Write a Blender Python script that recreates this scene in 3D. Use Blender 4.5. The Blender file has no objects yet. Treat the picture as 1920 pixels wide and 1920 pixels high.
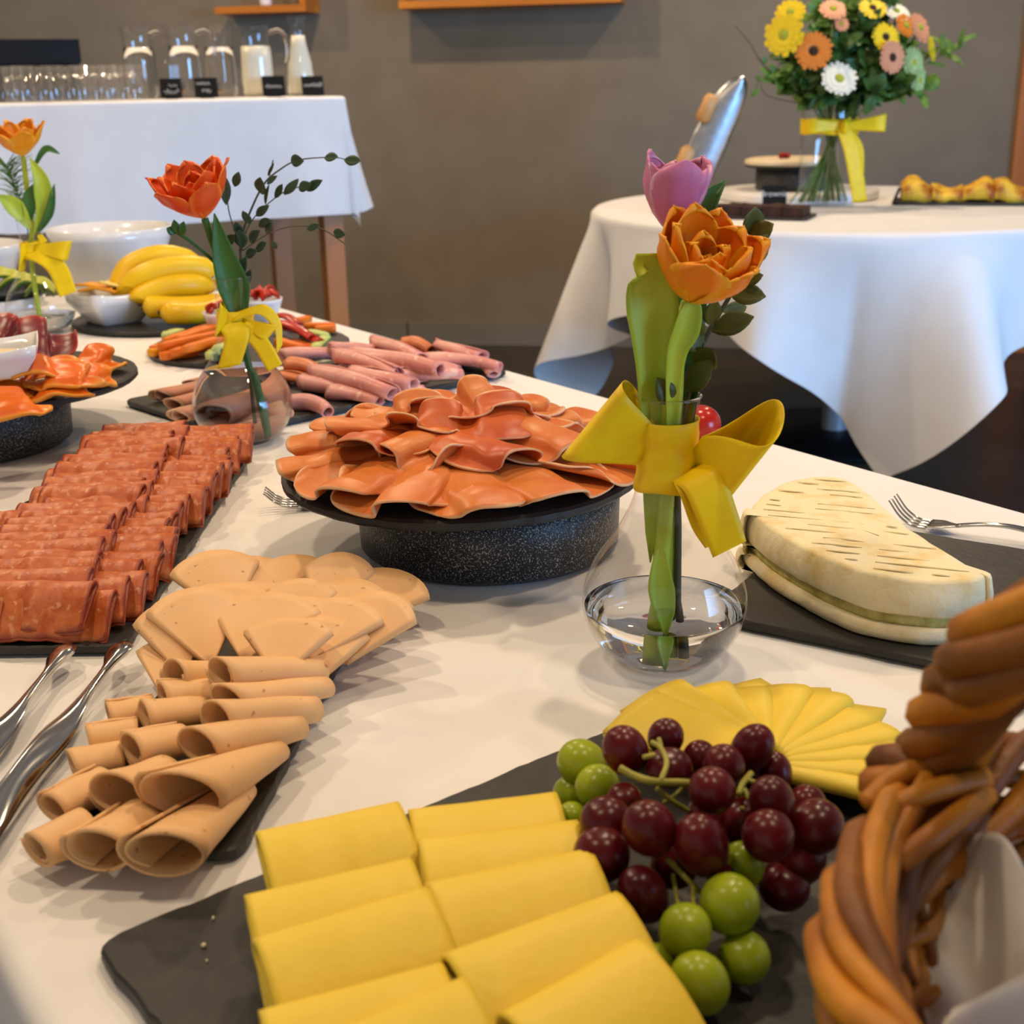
# Breakfast buffet: long white-clothed table with slates, vases and a basket; two more tables and a grey wall behind.
import bpy, math, random
from mathutils import Vector, Matrix, noise
random.seed(7)
PI = math.pi
scene = bpy.context.scene
COL = scene.collection

# ------------------------------------------------------------------ camera
def srgb(r, g, b):
    f = lambda c: (c/255/12.92) if c/255 <= .04045 else ((c/255+.055)/1.055)**2.4
    return (f(r), f(g), f(b), 1)
PITCH, ROLL = math.atan(800/2400), 0.02
cam_d = bpy.data.cameras.new('camera'); cam = bpy.data.objects.new('camera', cam_d); COL.objects.link(cam)
fw = Vector((0, math.cos(PITCH), -math.sin(PITCH))); r0 = Vector((1, 0, 0)); u0 = r0.cross(fw)
rt = r0*math.cos(ROLL)-u0*math.sin(ROLL); up = u0*math.cos(ROLL)+r0*math.sin(ROLL)
m = Matrix((rt, up, -fw)).transposed().to_4x4(); m.translation = Vector((0, 0, 1.13))
cam.matrix_world = m
cam_d.sensor_width = 36; cam_d.lens = 36*2400/1920; cam_d.clip_start = .02
cam_d.dof.use_dof = True; cam_d.dof.focus_distance = .98; cam_d.dof.aperture_fstop = 12
scene.camera = cam

# ------------------------------------------------------------------ world, lights, exposure
w = bpy.data.worlds.new('world'); scene.world = w; w.use_nodes = True
w.node_tree.nodes['Background'].inputs[0].default_value = (1, .95, .90, 1)
w.node_tree.nodes['Background'].inputs[1].default_value = .38
def area(name, loc, target, size, energy, color, shape='DISK', size_y=None, spread=None):
    d = bpy.data.lights.new(name, 'AREA'); d.shape = shape; d.size = size; d.energy = energy; d.color = color
    if size_y: d.size_y = size_y
    if spread: d.spread = spread
    o = bpy.data.objects.new(name, d); COL.objects.link(o); o.location = loc
    o.rotation_euler = (Vector(target)-Vector(loc)).to_track_quat('-Z', 'Y').to_euler()
    return o
WARM = (1, .76, .50)
for lx, ly, e in ((-2.1, 4.3, 21), (-.6, 4.5, 22), (1.3, 4.2, 19), (-1.3, 2.1, 15), (.3, 1.75, 14), (1.5, 1.8, 9), (-.75, .5, 8.5), (.6, .4, 8.5)):
    area('ceiling_downlight', (lx, ly, 2.72), (lx, ly, 0), .12, e, WARM)
area('window_daylight', (4.1, -.9, 1.45), (.3, 4.1, .8), 2.0, 44, (.22, .52, 1), 'RECTANGLE', 1.6, math.radians(75))
cy = scene.cycles
cy.use_adaptive_sampling = True; cy.adaptive_threshold = .04
cy.max_bounces = 6; cy.diffuse_bounces = 2; cy.glossy_bounces = 3; cy.transmission_bounces = 6; cy.transparent_max_bounces = 14; cy.volume_bounces = 0
cy.caustics_reflective = False; cy.sample_clamp_indirect = 4
vs = scene.view_settings
vs.view_transform = 'Standard'; vs.look = 'None'; vs.exposure = 0.16; vs.gamma = 1; vs.use_curve_mapping = False

# ------------------------------------------------------------------ mesh helpers (all in world metres)
def link_mesh(name, vf, mt, parent=None, origin=None, smooth=True, rim=None):
    verts, faces = vf[0], vf[1]
    if len(vf) > 2: rim = vf[2]
    if parent is not None: o0 = Vector(parent['_o']) if '_o' in parent else parent.location
    elif origin is not None: o0 = Vector(origin)
    else:
        xs = [v[0] for v in verts]; ys = [v[1] for v in verts]; zs = [v[2] for v in verts]
        o0 = Vector(((min(xs)+max(xs))/2, (min(ys)+max(ys))/2, min(zs)))
    me = bpy.data.meshes.new(name)
    me.from_pydata([(v[0]-o0[0], v[1]-o0[1], v[2]-o0[2]) for v in verts], [], faces)
    if rim is not None:
        at = me.attributes.new('rim', 'FLOAT', 'POINT'); at.data.foreach_set('value', rim)
    me.polygons.foreach_set('use_smooth', [smooth]*len(me.polygons))
    me.materials.append(mt); me.update()
    o = bpy.data.objects.new(name, me); COL.objects.link(o)
    if parent is not None: o.parent = parent
    else: o.location = o0
    return o
def tag(o, label, cat, group=None):
    o['label'] = label; o['category'] = cat
    if group: o['group'] = group
    return o
def single(name, vf, mt, label, cat, group=None, origin=None, smooth=True):
    return tag(link_mesh(name, vf, mt, None, origin, smooth), label, cat, group)
def thing(name, loc, label, cat, group=None):
    o = bpy.data.objects.new(name, None); COL.objects.link(o); o.location = loc; o.empty_display_size = .02
    return tag(o, label, cat, group)
def part(name, vf, mt, root, smooth=True, label=None):
    """child mesh, verts in world coordinates (roots carry no rotation)"""
    p = root; off = Vector((0, 0, 0))
    while p is not None:
        off += p.location; p = p.parent
    verts = [(v[0]-off[0], v[1]-off[1], v[2]-off[2]) for v in vf[0]]
    me = bpy.data.meshes.new(name); me.from_pydata(verts, [], vf[1])
    if len(vf) > 2:
        at = me.attributes.new('rim', 'FLOAT', 'POINT'); at.data.foreach_set('value', vf[2])
    me.polygons.foreach_set('use_smooth', [smooth]*len(me.polygons)); me.materials.append(mt)
    o = bpy.data.objects.new(name, me); COL.objects.link(o); o.parent = root
    if label: o['label'] = label
    return o
def struct(name, vf, mt, smooth=False):
    o = link_mesh(name, vf, mt, None, None, smooth); o['kind'] = 'structure'; return o
def copy_tree(o, loc, label=None, group=None):
    c = o.copy(); COL.objects.link(c); c.location = loc
    if label: c['label'] = label
    if group: c['group'] = group
    for ch in list(o.children):
        d = ch.copy(); COL.objects.link(d); d.parent = c
        for g in list(ch.children):
            e = g.copy(); COL.objects.link(e); e.parent = d
    return c
V = Vector
def join(*vfs):
    vs_, fs_, rm = [], [], []
    for vf in vfs:
        n = len(vs_); vs_ += list(vf[0]); fs_ += [tuple(i+n for i in f) for f in vf[1]]
        rm += list(vf[2]) if len(vf) > 2 else [1.0]*len(vf[0])
    return vs_, fs_, rm
def box(c, s, rz=0):
    cx, cy, cz = c; hx, hy, hz = s[0]/2, s[1]/2, s[2]/2; ca, sa = math.cos(rz), math.sin(rz)
    vs_ = []
    for dz in (-hz, hz):
        for dx, dy in ((-hx, -hy), (hx, -hy), (hx, hy), (-hx, hy)):
            vs_.append((cx+dx*ca-dy*sa, cy+dx*sa+dy*ca, cz+dz))
    return vs_, [(3, 2, 1, 0), (4, 5, 6, 7), (0, 1, 5, 4), (1, 2, 6, 5), (2, 3, 7, 6), (3, 0, 4, 7)]
def sheet(fn, nu, nv, thick, closed=False):
    """thin closed slab around the surface fn(u, v), u and v in 0..1"""
    P = [[V(fn(i/nu, j/nv)) for j in range(nv+1)] for i in range(nu+1)]
    def nrm(i, j):
        a = P[min(i+1, nu)][j]-P[max(i-1, 0)][j]; b = P[i][min(j+1, nv)]-P[i][max(j-1, 0)]
        n = a.cross(b); return n.normalized() if n.length > 1e-12 else V((0, 0, 1))
    top, bot, rim = [], [], []
    for i in range(nu+1):
        for j in range(nv+1):
            n = nrm(i, j)*(thick/2); top.append(P[i][j]+n); bot.append(P[i][j]-n)
            rim.append(min(i/nu, 1-i/nu, j/nv, 1-j/nv)*2)
    N = len(top); k = nv+1; F = []
    for i in range(nu):
        for j in range(nv):
            a, b, c, d = i*k+j, (i+1)*k+j, (i+1)*k+j+1, i*k+j+1
            F.append((a, b, c, d)); F.append((d+N, c+N, b+N, a+N))
    for i in range(nu):
        a, b = i*k, (i+1)*k; F.append((a+N, b+N, b, a))
        a, b = i*k+nv, (i+1)*k+nv; F.append((a, b, b+N, a+N))
    for j in range(nv):
        a, b = j, j+1; F.append((a, b, b+N, a+N))
        a, b = nu*k+j, nu*k+j+1; F.append((a+N, b+N, b, a))
    return top+bot, F, rim+rim
def surf(fn, nu, nv):
    P = [fn(i/nu, j/nv) for i in range(nu+1) for j in range(nv+1)]; k = nv+1
    return P, [(i*k+j, (i+1)*k+j, (i+1)*k+j+1, i*k+j+1) for i in range(nu) for j in range(nv)]
def disk_map(u, v):
    a, b = u*2-1, v*2-1
    return a*math.sqrt(1-b*b/2), b*math.sqrt(1-a*a/2)
def lathe(prof, c, n=48, squash=1.0, rough=0, seed=0):
    cx, cy, cz = c; vs_, F, idx = [], [], []
    for r, z in prof:
        if r < 1e-6: idx.append([len(vs_)]*n); vs_.append((cx, cy, cz+z))
        else:
            row = []
            for i in range(n):
                a = 2*PI*i/n; rr = r
                if rough: rr += rough*noise.noise((math.cos(a)*3+seed, math.sin(a)*3, z*40))
                row.append(len(vs_)); vs_.append((cx+rr*math.cos(a), cy+rr*math.sin(a)*squash, cz+z))
            idx.append(row)
    for k in range(len(prof)-1):
        A, B = idx[k], idx[k+1]
        for i in range(n):
            j = (i+1) % n
            f = [A[i], A[j], B[j], B[i]]; f = [x for q, x in enumerate(f) if x not in f[:q]]
            if len(f) > 2: F.append(tuple(f))
    return vs_, F
def frames(path):
    P = [V(p) for p in path]; n = len(P); T = []
    for i in range(n):
        t = P[min(i+1, n-1)]-P[max(i-1, 0)]; T.append(t.normalized() if t.length > 1e-12 else V((0, 0, 1)))
    a = V((0, 0, 1)) if abs(T[0].z) < .9 else V((1, 0, 0))
    nx = (a-T[0]*a.dot(T[0])).normalized(); out = []
    for i in range(n):
        nx = (nx-T[i]*nx.dot(T[i])).normalized(); out.append((P[i], T[i], nx, T[i].cross(nx)))
    return out
def tube(path, rad, n=8, flat=1.0):
    fr = frames(path); L = len(fr); vs_, F = [], []
    for i, (p, t, a, b) in enumerate(fr):
        r = rad(i/(L-1)) if callable(rad) else (rad[i] if isinstance(rad, (list, tuple)) else rad)
        for k in range(n):
            an = 2*PI*k/n; vs_.append(p+a*(r*math.cos(an)*flat)+b*(r*math.sin(an)))
    for i in range(L-1):
        for k in range(n):
            l = (k+1) % n; F.append((i*n+k, i*n+l, (i+1)*n+l, (i+1)*n+k))
    F.append(tuple(range(n))[::-1]); F.append(tuple((L-1)*n+k for k in range(n)))
    return vs_, F
def spline(pts, per=8):
    P = [V(p) for p in pts]; Q = [P[0]*2-P[1]]+P+[P[-1]*2-P[-2]]; out = []
    for i in range(1, len(Q)-2):
        for s in range(per):
            t = s/per; a, b, c, d = Q[i-1], Q[i], Q[i+1], Q[i+2]
            out.append(.5*((2*b)+(c-a)*t+(2*a-5*b+4*c-d)*t*t+(3*b-a-3*c+d)*t**3))
    out.append(P[-1]); return out
def ellipsoid(c, rad, axis=(0, 0, 1), nu=20, nv=12, dim=0):
    ax = V(axis).normalized(); s = (V((1, 0, 0)) if abs(ax.x) < .9 else V((0, 1, 0))).cross(ax).normalized(); t = ax.cross(s)
    c = V(c); vs_, F = [], []
    for j in range(nv+1):
        th = PI*j/nv
        for i in range(nu):
            ph = 2*PI*i/nu
            h = math.cos(th)
            if dim: h -= dim*math.exp(-(th/.22)**2)
            vs_.append(c+s*(rad[0]*math.sin(th)*math.cos(ph))+t*(rad[1]*math.sin(th)*math.sin(ph))+ax*(rad[2]*h))
    for j in range(nv):
        for i in range(nu):
            k = (i+1) % nu; F.append((j*nu+i, (j+1)*nu+i, (j+1)*nu+k, j*nu+k))
    return vs_, F
def slab(outline, z0, z1, bev=.0015):
    """flat stone slab from a 2-D outline, upper and lower arris chamfered"""
    n = len(outline); cx = sum(p[0] for p in outline)/n; cy = sum(p[1] for p in outline)/n; vs_ = []
    def ring(z, ins):
        for x, y in outline:
            d = math.hypot(x-cx, y-cy); k = 1-ins/max(d, 1e-6); vs_.append((cx+(x-cx)*k, cy+(y-cy)*k, z))
    ring(z0, bev); ring(z0+bev, 0); ring(z1-bev*.8, .0002); ring(z1, bev*1.4)
    F = [tuple(range(n))[::-1], tuple(range(3*n, 4*n))]
    for k in range(3):
        for i in range(n):
            j = (i+1) % n; F.append((k*n+i, k*n+j, (k+1)*n+j, (k+1)*n+i))
    return vs_, F
def rect_outline(o, e1, e2, L, W, rr=.012, jit=.0011, seed=0):
    e1 = V(e1).normalized(); e2 = V(e2).normalized(); o = V(o); pts = []
    raw = []
    for cx, cy, a0 in ((L-rr, rr, -PI/2), (L-rr, W-rr, 0), (rr, W-rr, PI/2), (rr, rr, PI)):
        for k in range(5): raw.append((cx+rr*math.cos(a0+k*PI/8), cy+rr*math.sin(a0+k*PI/8)))
    for i in range(len(raw)):
        a, b = raw[i], raw[(i+1) % len(raw)]; d = math.hypot(b[0]-a[0], b[1]-a[1]); n = max(1, int(d/.007))
        for k in range(n):
            t = k/n; x, y = a[0]+(b[0]-a[0])*t, a[1]+(b[1]-a[1])*t
            q = noise.noise((x*90+seed, y*90, seed))*jit*1.5+noise.noise((x*25, y*25, seed+4))*jit
            x += q; y += q*.8; pts.append(tuple((o+e1*x+e2*y)[:2]))
    return pts
def round_outline(c, R, jit=.0012, seed=0, n=150):
    return [(c[0]+(R+jit*noise.noise((math.cos(2*PI*i/n)*9, math.sin(2*PI*i/n)*9, seed)))*math.cos(2*PI*i/n),
             c[1]+(R+jit*noise.noise((math.cos(2*PI*i/n)*9, math.sin(2*PI*i/n)*9, seed+3)))*math.sin(2*PI*i/n)) for i in range(n)]
ORD = ['first', 'second', 'third', 'fourth', 'fifth', 'sixth', 'seventh', 'eighth', 'ninth', 'tenth', 'eleventh', 'twelfth', 'thirteenth', 'fourteenth', 'fifteenth', 'sixteenth', 'seventeenth', 'eighteenth', 'nineteenth', 'twentieth', 'twenty-first', 'twenty-second', 'twenty-third', 'twenty-fourth', 'twenty-fifth', 'twenty-sixth', 'twenty-seventh', 'twenty-eighth', 'twenty-ninth', 'thirtieth']
R1 = random.random
def RU(a, b): return random.uniform(a, b)

# ------------------------------------------------------------------ materials
def mat(name, c1, c2=None, scale=20, detail=3, rough=.5, bump=0, bscale=None, metal=0, sss=0, ssr=None, trans=0, ior=1.45, spec=.5, coat=0, stretch=None, contrast=(.35, .65), rimc=None, rimw=(.02, .12), sheen=0, speck=None, transl=0):
    mt = bpy.data.materials.new(name); mt.use_nodes = True; nt = mt.node_tree; N = nt.nodes; L = nt.links
    b = N['Principled BSDF']; b.inputs['Roughness'].default_value = rough; b.inputs['Metallic'].default_value = metal
    b.inputs['Base Color'].default_value = c1; b.inputs['IOR'].default_value = ior; b.inputs['Specular IOR Level'].default_value = spec
    b.inputs['Transmission Weight'].default_value = trans; b.inputs['Coat Weight'].default_value = coat; b.inputs['Sheen Weight'].default_value = sheen
    if sss:
        b.inputs['Subsurface Weight'].default_value = sss; b.inputs['Subsurface Scale'].default_value = .006
        b.inputs['Subsurface Radius'].default_value = ssr or (1, .4, .2)
    tc = N.new('ShaderNodeTexCoord'); src = tc.outputs['Object']
    if stretch:
        mp = N.new('ShaderNodeMapping'); mp.inputs['Scale'].default_value = stretch; L.new(src, mp.inputs[0]); src = mp.outputs[0]
    colo = None
    if c2:
        nz = N.new('ShaderNodeTexNoise'); nz.inputs['Scale'].default_value = scale; nz.inputs['Detail'].default_value = detail; L.new(src, nz.inputs[0])
        cr = N.new('ShaderNodeValToRGB'); cr.color_ramp.elements[0].position = contrast[0]; cr.color_ramp.elements[1].position = contrast[1]
        cr.color_ramp.elements[0].color = c1; cr.color_ramp.elements[1].color = c2
        L.new(nz.outputs[0], cr.inputs[0]); colo = cr.outputs[0]
    if speck:
        vz = N.new('ShaderNodeTexNoise'); vz.inputs['Scale'].default_value = speck[1]; vz.inputs['Detail'].default_value = 1; L.new(src, vz.inputs[0])
        rp = N.new('ShaderNodeValToRGB'); rp.color_ramp.elements[0].position = speck[2]; rp.color_ramp.elements[1].position = speck[2]+.06
        L.new(vz.outputs[0], rp.inputs[0])
        mx = N.new('ShaderNodeMix'); mx.data_type = 'RGBA'; L.new(rp.outputs[0], mx.inputs[0])
        if colo: L.new(colo, mx.inputs[6])
        else: mx.inputs[6].default_value = c1
        mx.inputs[7].default_value = speck[0]; colo = mx.outputs[2]
    if rimc:
        at = N.new('ShaderNodeAttribute'); at.attribute_name = 'rim'
        nz2 = N.new('ShaderNodeTexNoise'); nz2.inputs['Scale'].default_value = 60; L.new(tc.outputs['Object'], nz2.inputs[0])
        mth = N.new('ShaderNodeMath'); mth.operation = 'MULTIPLY_ADD'; mth.inputs[1].default_value = .12; L.new(nz2.outputs[0], mth.inputs[0])
        sb = N.new('ShaderNodeMath'); sb.operation = 'SUBTRACT'; sb.inputs[1].default_value = .06; L.new(at.outputs['Fac'], mth.inputs[2]); L.new(mth.outputs[0], sb.inputs[0])
        rp = N.new('ShaderNodeValToRGB'); rp.color_ramp.elements[0].position = rimw[0]; rp.color_ramp.elements[1].position = rimw[1]
        L.new(sb.outputs[0], rp.inputs[0])
        mx = N.new('ShaderNodeMix'); mx.data_type = 'RGBA'; L.new(rp.outputs[0], mx.inputs[0]); mx.inputs[6].default_value = rimc
        if colo: L.new(colo, mx.inputs[7])
        else: mx.inputs[7].default_value = c1
        colo = mx.outputs[2]
    if colo: L.new(colo, b.inputs['Base Color'])
    if bump:
        nb = N.new('ShaderNodeTexNoise'); nb.inputs['Scale'].default_value = bscale or scale*2; nb.inputs['Detail'].default_value = 5; L.new(src, nb.inputs[0])
        bp = N.new('ShaderNodeBump'); bp.inputs['Strength'].default_value = 1; bp.inputs['Distance'].default_value = bump
        L.new(nb.outputs[0], bp.inputs['Height']); L.new(bp.outputs[0], b.inputs['Normal'])
    if transl:
        tr = N.new('ShaderNodeBsdfTranslucent'); ms = N.new('ShaderNodeMixShader'); ms.inputs[0].default_value = transl; tr.inputs[0].default_value = c1
        if colo: L.new(colo, tr.inputs[0])
        L.new(b.outputs[0], ms.inputs[1]); L.new(tr.outputs[0], ms.inputs[2]); L.new(ms.outputs[0], N['Material Output'].inputs[0])
    return mt
def thin_glass(name, tint=(1, 1, 1, 1), ior=1.45):
    mt = bpy.data.materials.new(name); mt.use_nodes = True; nt = mt.node_tree; N = nt.nodes; L = nt.links
    N.remove(N['Principled BSDF']); out = N['Material Output']
    t = N.new('ShaderNodeBsdfTransparent'); t.inputs[0].default_value = tint
    g = N.new('ShaderNodeBsdfGlossy'); g.inputs['Roughness'].default_value = .03
    fr = N.new('ShaderNodeLayerWeight'); fr.inputs[0].default_value = .5
    pw = N.new('ShaderNodeMath'); pw.operation = 'POWER'; pw.inputs[1].default_value = 4.0; L.new(fr.outputs['Facing'], pw.inputs[0])
    mu = N.new('ShaderNodeMath'); mu.operation = 'MULTIPLY_ADD'; mu.inputs[1].default_value = .62; mu.inputs[2].default_value = .055; mu.use_clamp = True; L.new(pw.outputs[0], mu.inputs[0])
    mx = N.new('ShaderNodeMixShader'); L.new(mu.outputs[0], mx.inputs[0]); L.new(t.outputs[0], mx.inputs[1]); L.new(g.outputs[0], mx.inputs[2])
    L.new(mx.outputs[0], out.inputs[0]); return mt
M = {}
M['cloth'] = mat('white_cotton', srgb(242, 240, 238), srgb(239, 236, 234), 12, rough=.85, bump=.0003, bscale=5, sheen=0)
M['wall'] = mat('wall_paint', srgb(132, 120, 102), srgb(125, 113, 96), 6, rough=.7, bump=.0006, bscale=160)
M['floor'] = mat('dark_floor', srgb(64, 56, 50), srgb(48, 42, 39), 3, rough=.32, bump=.0002, bscale=50)
M['ceil'] = mat('ceiling_paint', srgb(215, 210, 202), rough=.9)
M['basebd'] = mat('baseboard_paint', srgb(126, 118, 106), rough=.5)
M['wood'] = mat('orange_wood', srgb(208, 128, 36), srgb(178, 100, 24), 5, rough=.42, stretch=(1, 1, .12), bump=.0003, bscale=40)
M['woodh'] = mat('shelf_wood', srgb(214, 136, 44), srgb(186, 108, 30), 5, rough=.42, stretch=(.12, 1, 1))
M['slate'] = mat('slate', srgb(50, 48, 45), srgb(36, 35, 34), 14, detail=6, rough=.5, bump=.0009, bscale=70)
M['stone'] = mat('speckled_stone', srgb(24, 24, 25), srgb(36, 36, 37), 60, rough=.4, bump=.0012, bscale=260, speck=(srgb(150, 148, 144), 800, .585))
M['steel'] = mat('polished_steel', srgb(200, 198, 194), rough=.14, metal=1)
M['steelb'] = mat('brushed_steel', srgb(190, 192, 196), srgb(170, 172, 178), 40, rough=.28, metal=1)
M['porc'] = mat('white_porcelain', srgb(240, 238, 235), rough=.18, coat=.3)
M['glass'] = thin_glass('clear_glass')
M['black'] = mat('matt_black', srgb(10, 10, 11), rough=.55, spec=.25)
M['chalk'] = mat('white_chalk', srgb(215, 212, 205), rough=.9)
M['milk'] = mat('milk', srgb(250, 240, 214), rough=.25, sss=.2, ssr=(1, .9, .7))
M['yrib'] = mat('yellow_ribbon', srgb(254, 218, 4), srgb(250, 208, 2), 60, rough=.5, bump=.0002, bscale=500)
wm = mat('water', (1, 1, 1, 1), rough=0, trans=1, ior=1.33); M['water'] = wm

# ------------------------------------------------------------------ room
WA = -math.atan(.17); W1 = V((math.cos(WA), math.sin(WA), 0)); WN = V((math.sin(WA), -math.cos(WA), 0)); W0 = V((0, 5.82, 0))
def wallbox(x0, x1, d0, d1, z0, z1):
    c = W0+W1*((x0+x1)/2)+WN*((d0+d1)/2); return box((c.x, c.y, (z0+z1)/2), (x1-x0, d1-d0, z1-z0), WA)
struct('floor', box((0, 2.2, -.05), (9, 9, .1)), M['floor'])
struct('ceiling', box((0, 2.2, 2.85), (9, 9, .1)), M['ceil'])
struct('wall_back', wallbox(-4.4, 4.4, -.1, 0, 0, 2.8), M['wall'])
struct('baseboard_back', join(wallbox(-4.4, -.475, 0, .014, 0, .1), wallbox(-.465, 2.1, 0, .014, 0, .1)), M['basebd'])
struct('trim_1', join(wallbox(2.125, 2.26, 0, .03, 0, 2.15), wallbox(2.125, 3.2, 0, .03, 2.15, 2.28)), M['wood'])
struct('door_1', wallbox(2.26, 3.1, 0, .012, 0, 2.15), mat('door_paint', srgb(92, 62, 36), srgb(80, 52, 30), 6, rough=.45, stretch=(1, 1, .1)))
def wall_shelf(x0, x1, label, left=True):
    c = W0+W1*((x0+x1)/2)+WN*.1; t = thing('wall_shelf', (c.x, c.y, 1.44), label, 'shelf', 'wooden box shelves on the grey wall')
    part('bottom_board', wallbox(x0, x1, .0005, .2, 1.44, 1.468), M['woodh'], t, False)
    if left: part('side_panel', wallbox(x0, x0+.026, .0005, .2, 1.469, 1.80), M['wood'], t, False)
    part('side_panel', wallbox(x1-.026, x1, .0005, .2, 1.469, 1.80), M['wood'], t, False)
    part('top_board', wallbox(x0, x1, .0005, .2, 1.801, 1.827), M['woodh'], t, False)
    return t
wall_shelf(-1.20, -.80, 'orange wooden box shelf on the wall above the milk jugs', False)
wall_shelf(-.40, .52, 'orange wooden box shelf on the wall, right of the two')
c = W0+W1*(-1.0)+WN*.12
t = thing('jar', (c.x, c.y, 1.468), 'small white jar standing on the wall shelf above the milk jugs', 'jar')
part('jar_body', lathe([(0, 0), (.022, 0), (.026, .01), (.026, .06), (.018, .075), (.018, .085)], (c.x, c.y, 1.468), 20), M['porc'], t)
part('lid', lathe([(0, .098), (.02, .098), (.02, .0851), (0, .0851)], (c.x, c.y, 1.468), 20), M['steelb'], t)

# ------------------------------------------------------------------ draped tables
def drape(o, e1, e2, L, W, z, hang, amp, freq, seed, wr=.0015):
    """cloth over a rectangular table with corner o, long axis e1, short axis e2"""
    e1 = V(e1).normalized(); e2 = V(e2).normalized(); o = V(o)
    def coords(n):
        k = max(8, int(n/.035)); a = [n*i/k for i in range(k+1)]
        ex = [.004, .009, .014, .02]+[.02+(hang-.02)*i/14 for i in range(1, 15)]
        return [-x for x in reversed(ex)]+a+[n+x for x in ex]
    S, T = coords(L), coords(W); vs_ = []
    for s in S:
        for t in T:
            qs, qt = min(max(s, 0), L), min(max(t, 0), W); ds, dt = s-qs, t-qt; h = (ds**6+dt**6)**(1/6); hh = math.hypot(ds, dt)
            zz = z+wr*(noise.noise((s*7, t*7, seed))*.6+noise.noise((s*2.3, t*3.1, seed+2))-.9)
            if h > 1e-9:
                dx, dy = ds/hh, dt/hh; r = .012; a = min(h/r, PI/2)
                out = r*math.sin(a); dn = r*(1-math.cos(a)); ex = max(0, h-r*PI/2)
                nf = noise.noise((qs*freq+dx*1.3, qt*freq+dy*1.3, seed))+.5*noise.noise((qs*freq*2.3, qt*freq*2.3, seed+7))
                fl = ex*(.10+amp*nf); out += max(fl, .004*ex); dn += math.sqrt(max(ex*ex-fl*fl, 0))
                qs += dx*out; qt += dy*out; zz = z-.0015*wr/.0015-dn
            vs_.append(o+e1*qs+e2*qt+V((0, 0, zz)))
    k = len(T)
    return vs_, [(i*k+j, (i+1)*k+j, (i+1)*k+j+1, i*k+j+1) for i in range(len(S)-1) for j in range(k-1)]
def table_frame(name, label, o, e1, e2, L, W, ztop, leg, m_, inset=.05):
    e1 = V(e1).normalized(); e2 = V(e2).normalized(); o = V(o); rz = math.atan2(e1.y, e1.x)
    c = o+e1*(L/2)+e2*(W/2); t = thing(name, (c.x, c.y, 0), label, 'table')
    part('tabletop', box((c.x, c.y, ztop-.02), (L-.006, W-.006, .04), rz), m_, t, False)
    for a in (inset, L-inset):
        for b in (inset, W-inset):
            p = o+e1*a+e2*b; part('leg', box((p.x, p.y, (ztop-.0405)/2), (leg, leg, ztop-.0405), rz), m_, t, False)
    return t
DM = V((-.58, .8146, 0)); NM = V((.8146, .58, 0))
o = DM*(-.25)+NM*.104
table_frame('buffet_table', 'long buffet table hidden under the white cloth in the foreground', o, DM, NM, 2.87, .922, .7445, .06, M['wood'])
single('tablecloth', drape(o, DM, NM, 2.87, .922, .7493, .42, .16, 2.4, 3), M['cloth'], 'white cloth on the long buffet table in the foreground', 'tablecloth')
LF = V((-.5, 4.15, 0)); LE = V((-.907, -.421, 0)); LD = V((-.421, .907, 0))
table_frame('drinks_table', 'tall wooden table with square orange legs carrying jugs and glasses', LF, LE, LD, 1.9, .72, 1.1045, .062, M['wood'], .045)
single('tablecloth', drape(LF, LE, LD, 1.9, .72, 1.1093, .36, .5, 3.4, 11, .0008), M['cloth'], 'white cloth hanging over the tall table with jugs and glasses', 'tablecloth')
# round table
RC = V((1.085, 4.15, 0)); RR = .8
t = thing('dessert_table', (RC.x, RC.y, 0), 'round table on a steel column carrying the bouquet and cakes', 'table')
part('tabletop', lathe([(0, .705), (RR-.012, .705), (RR-.006, .715), (RR-.006, .742), (0, .742)], (RC.x, RC.y, 0), 96), M['wood'], t)
part('column', lathe([(.042, .021), (.042, .70), (.1, .7045), (0, .7045)], (RC.x, RC.y, 0), 40), mat('column_grey', srgb(176, 176, 178), rough=.35, metal=.4), t)
part('foot_plate', lathe([(0, 0), (.34, 0), (.34, .008), (.06, .02), (0, .02)], (RC.x, RC.y, 0), 64), M['black'], t)
def round_cloth():
    n = 320; rows = [0, .2, .4, .6, .7, .76, .79]; K = 30; vs_, F = [], []
    for i in range(n):
        ph = 2*PI*i/n; q = (ph+.09+PI/4) % (PI/2)-PI/4       # angle to the nearest corner of the square cloth
        a = 1.06; rmax = a/max(abs(math.cos(ph+PI/4+.09)), abs(math.sin(ph+PI/4+.09)))
        rmax -= .02*math.exp(-(q/.05)**2)
        for r in rows: vs_.append((RC.x+r*math.cos(ph), RC.y+r*math.sin(ph), .7493+.0004*noise.noise((r*8, ph, 1))))
        for k in range(K):
            h = (rmax-RR)*k/(K-1); r_ = .014; al = min(h/r_, PI/2); out = r_*math.sin(al); dn = r_*(1-math.cos(al)); ex = max(0, h-r_*PI/2)
            wv = .5*math.cos(8*ph+1.1*math.sin(2*ph+.4))+.9*(2*abs(math.sin(5.5*ph+.9*math.sin(2*ph)))-1.1)+.55*math.cos(13*ph+.8)+.35*math.cos(19*ph+2.2)
            g = .25*ex*(1-math.exp(-ex*30)); fl = .05*ex+g*wv; out += fl; dn += math.sqrt(max(ex*ex-fl*fl, ex*ex*.5))
            tw = .12*g/RR*math.sin(8*ph+.7); rad = RR+out
            vs_.append((RC.x+rad*math.cos(ph+tw), RC.y+rad*math.sin(ph+tw), .7493-dn))
    m_ = len(rows)+K
    for i in range(n):
        j = (i+1) % n
        for k in range(m_-1): F.append((i*m_+k, j*m_+k, j*m_+k+1, i*m_+k+1))
    return vs_, F
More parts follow.
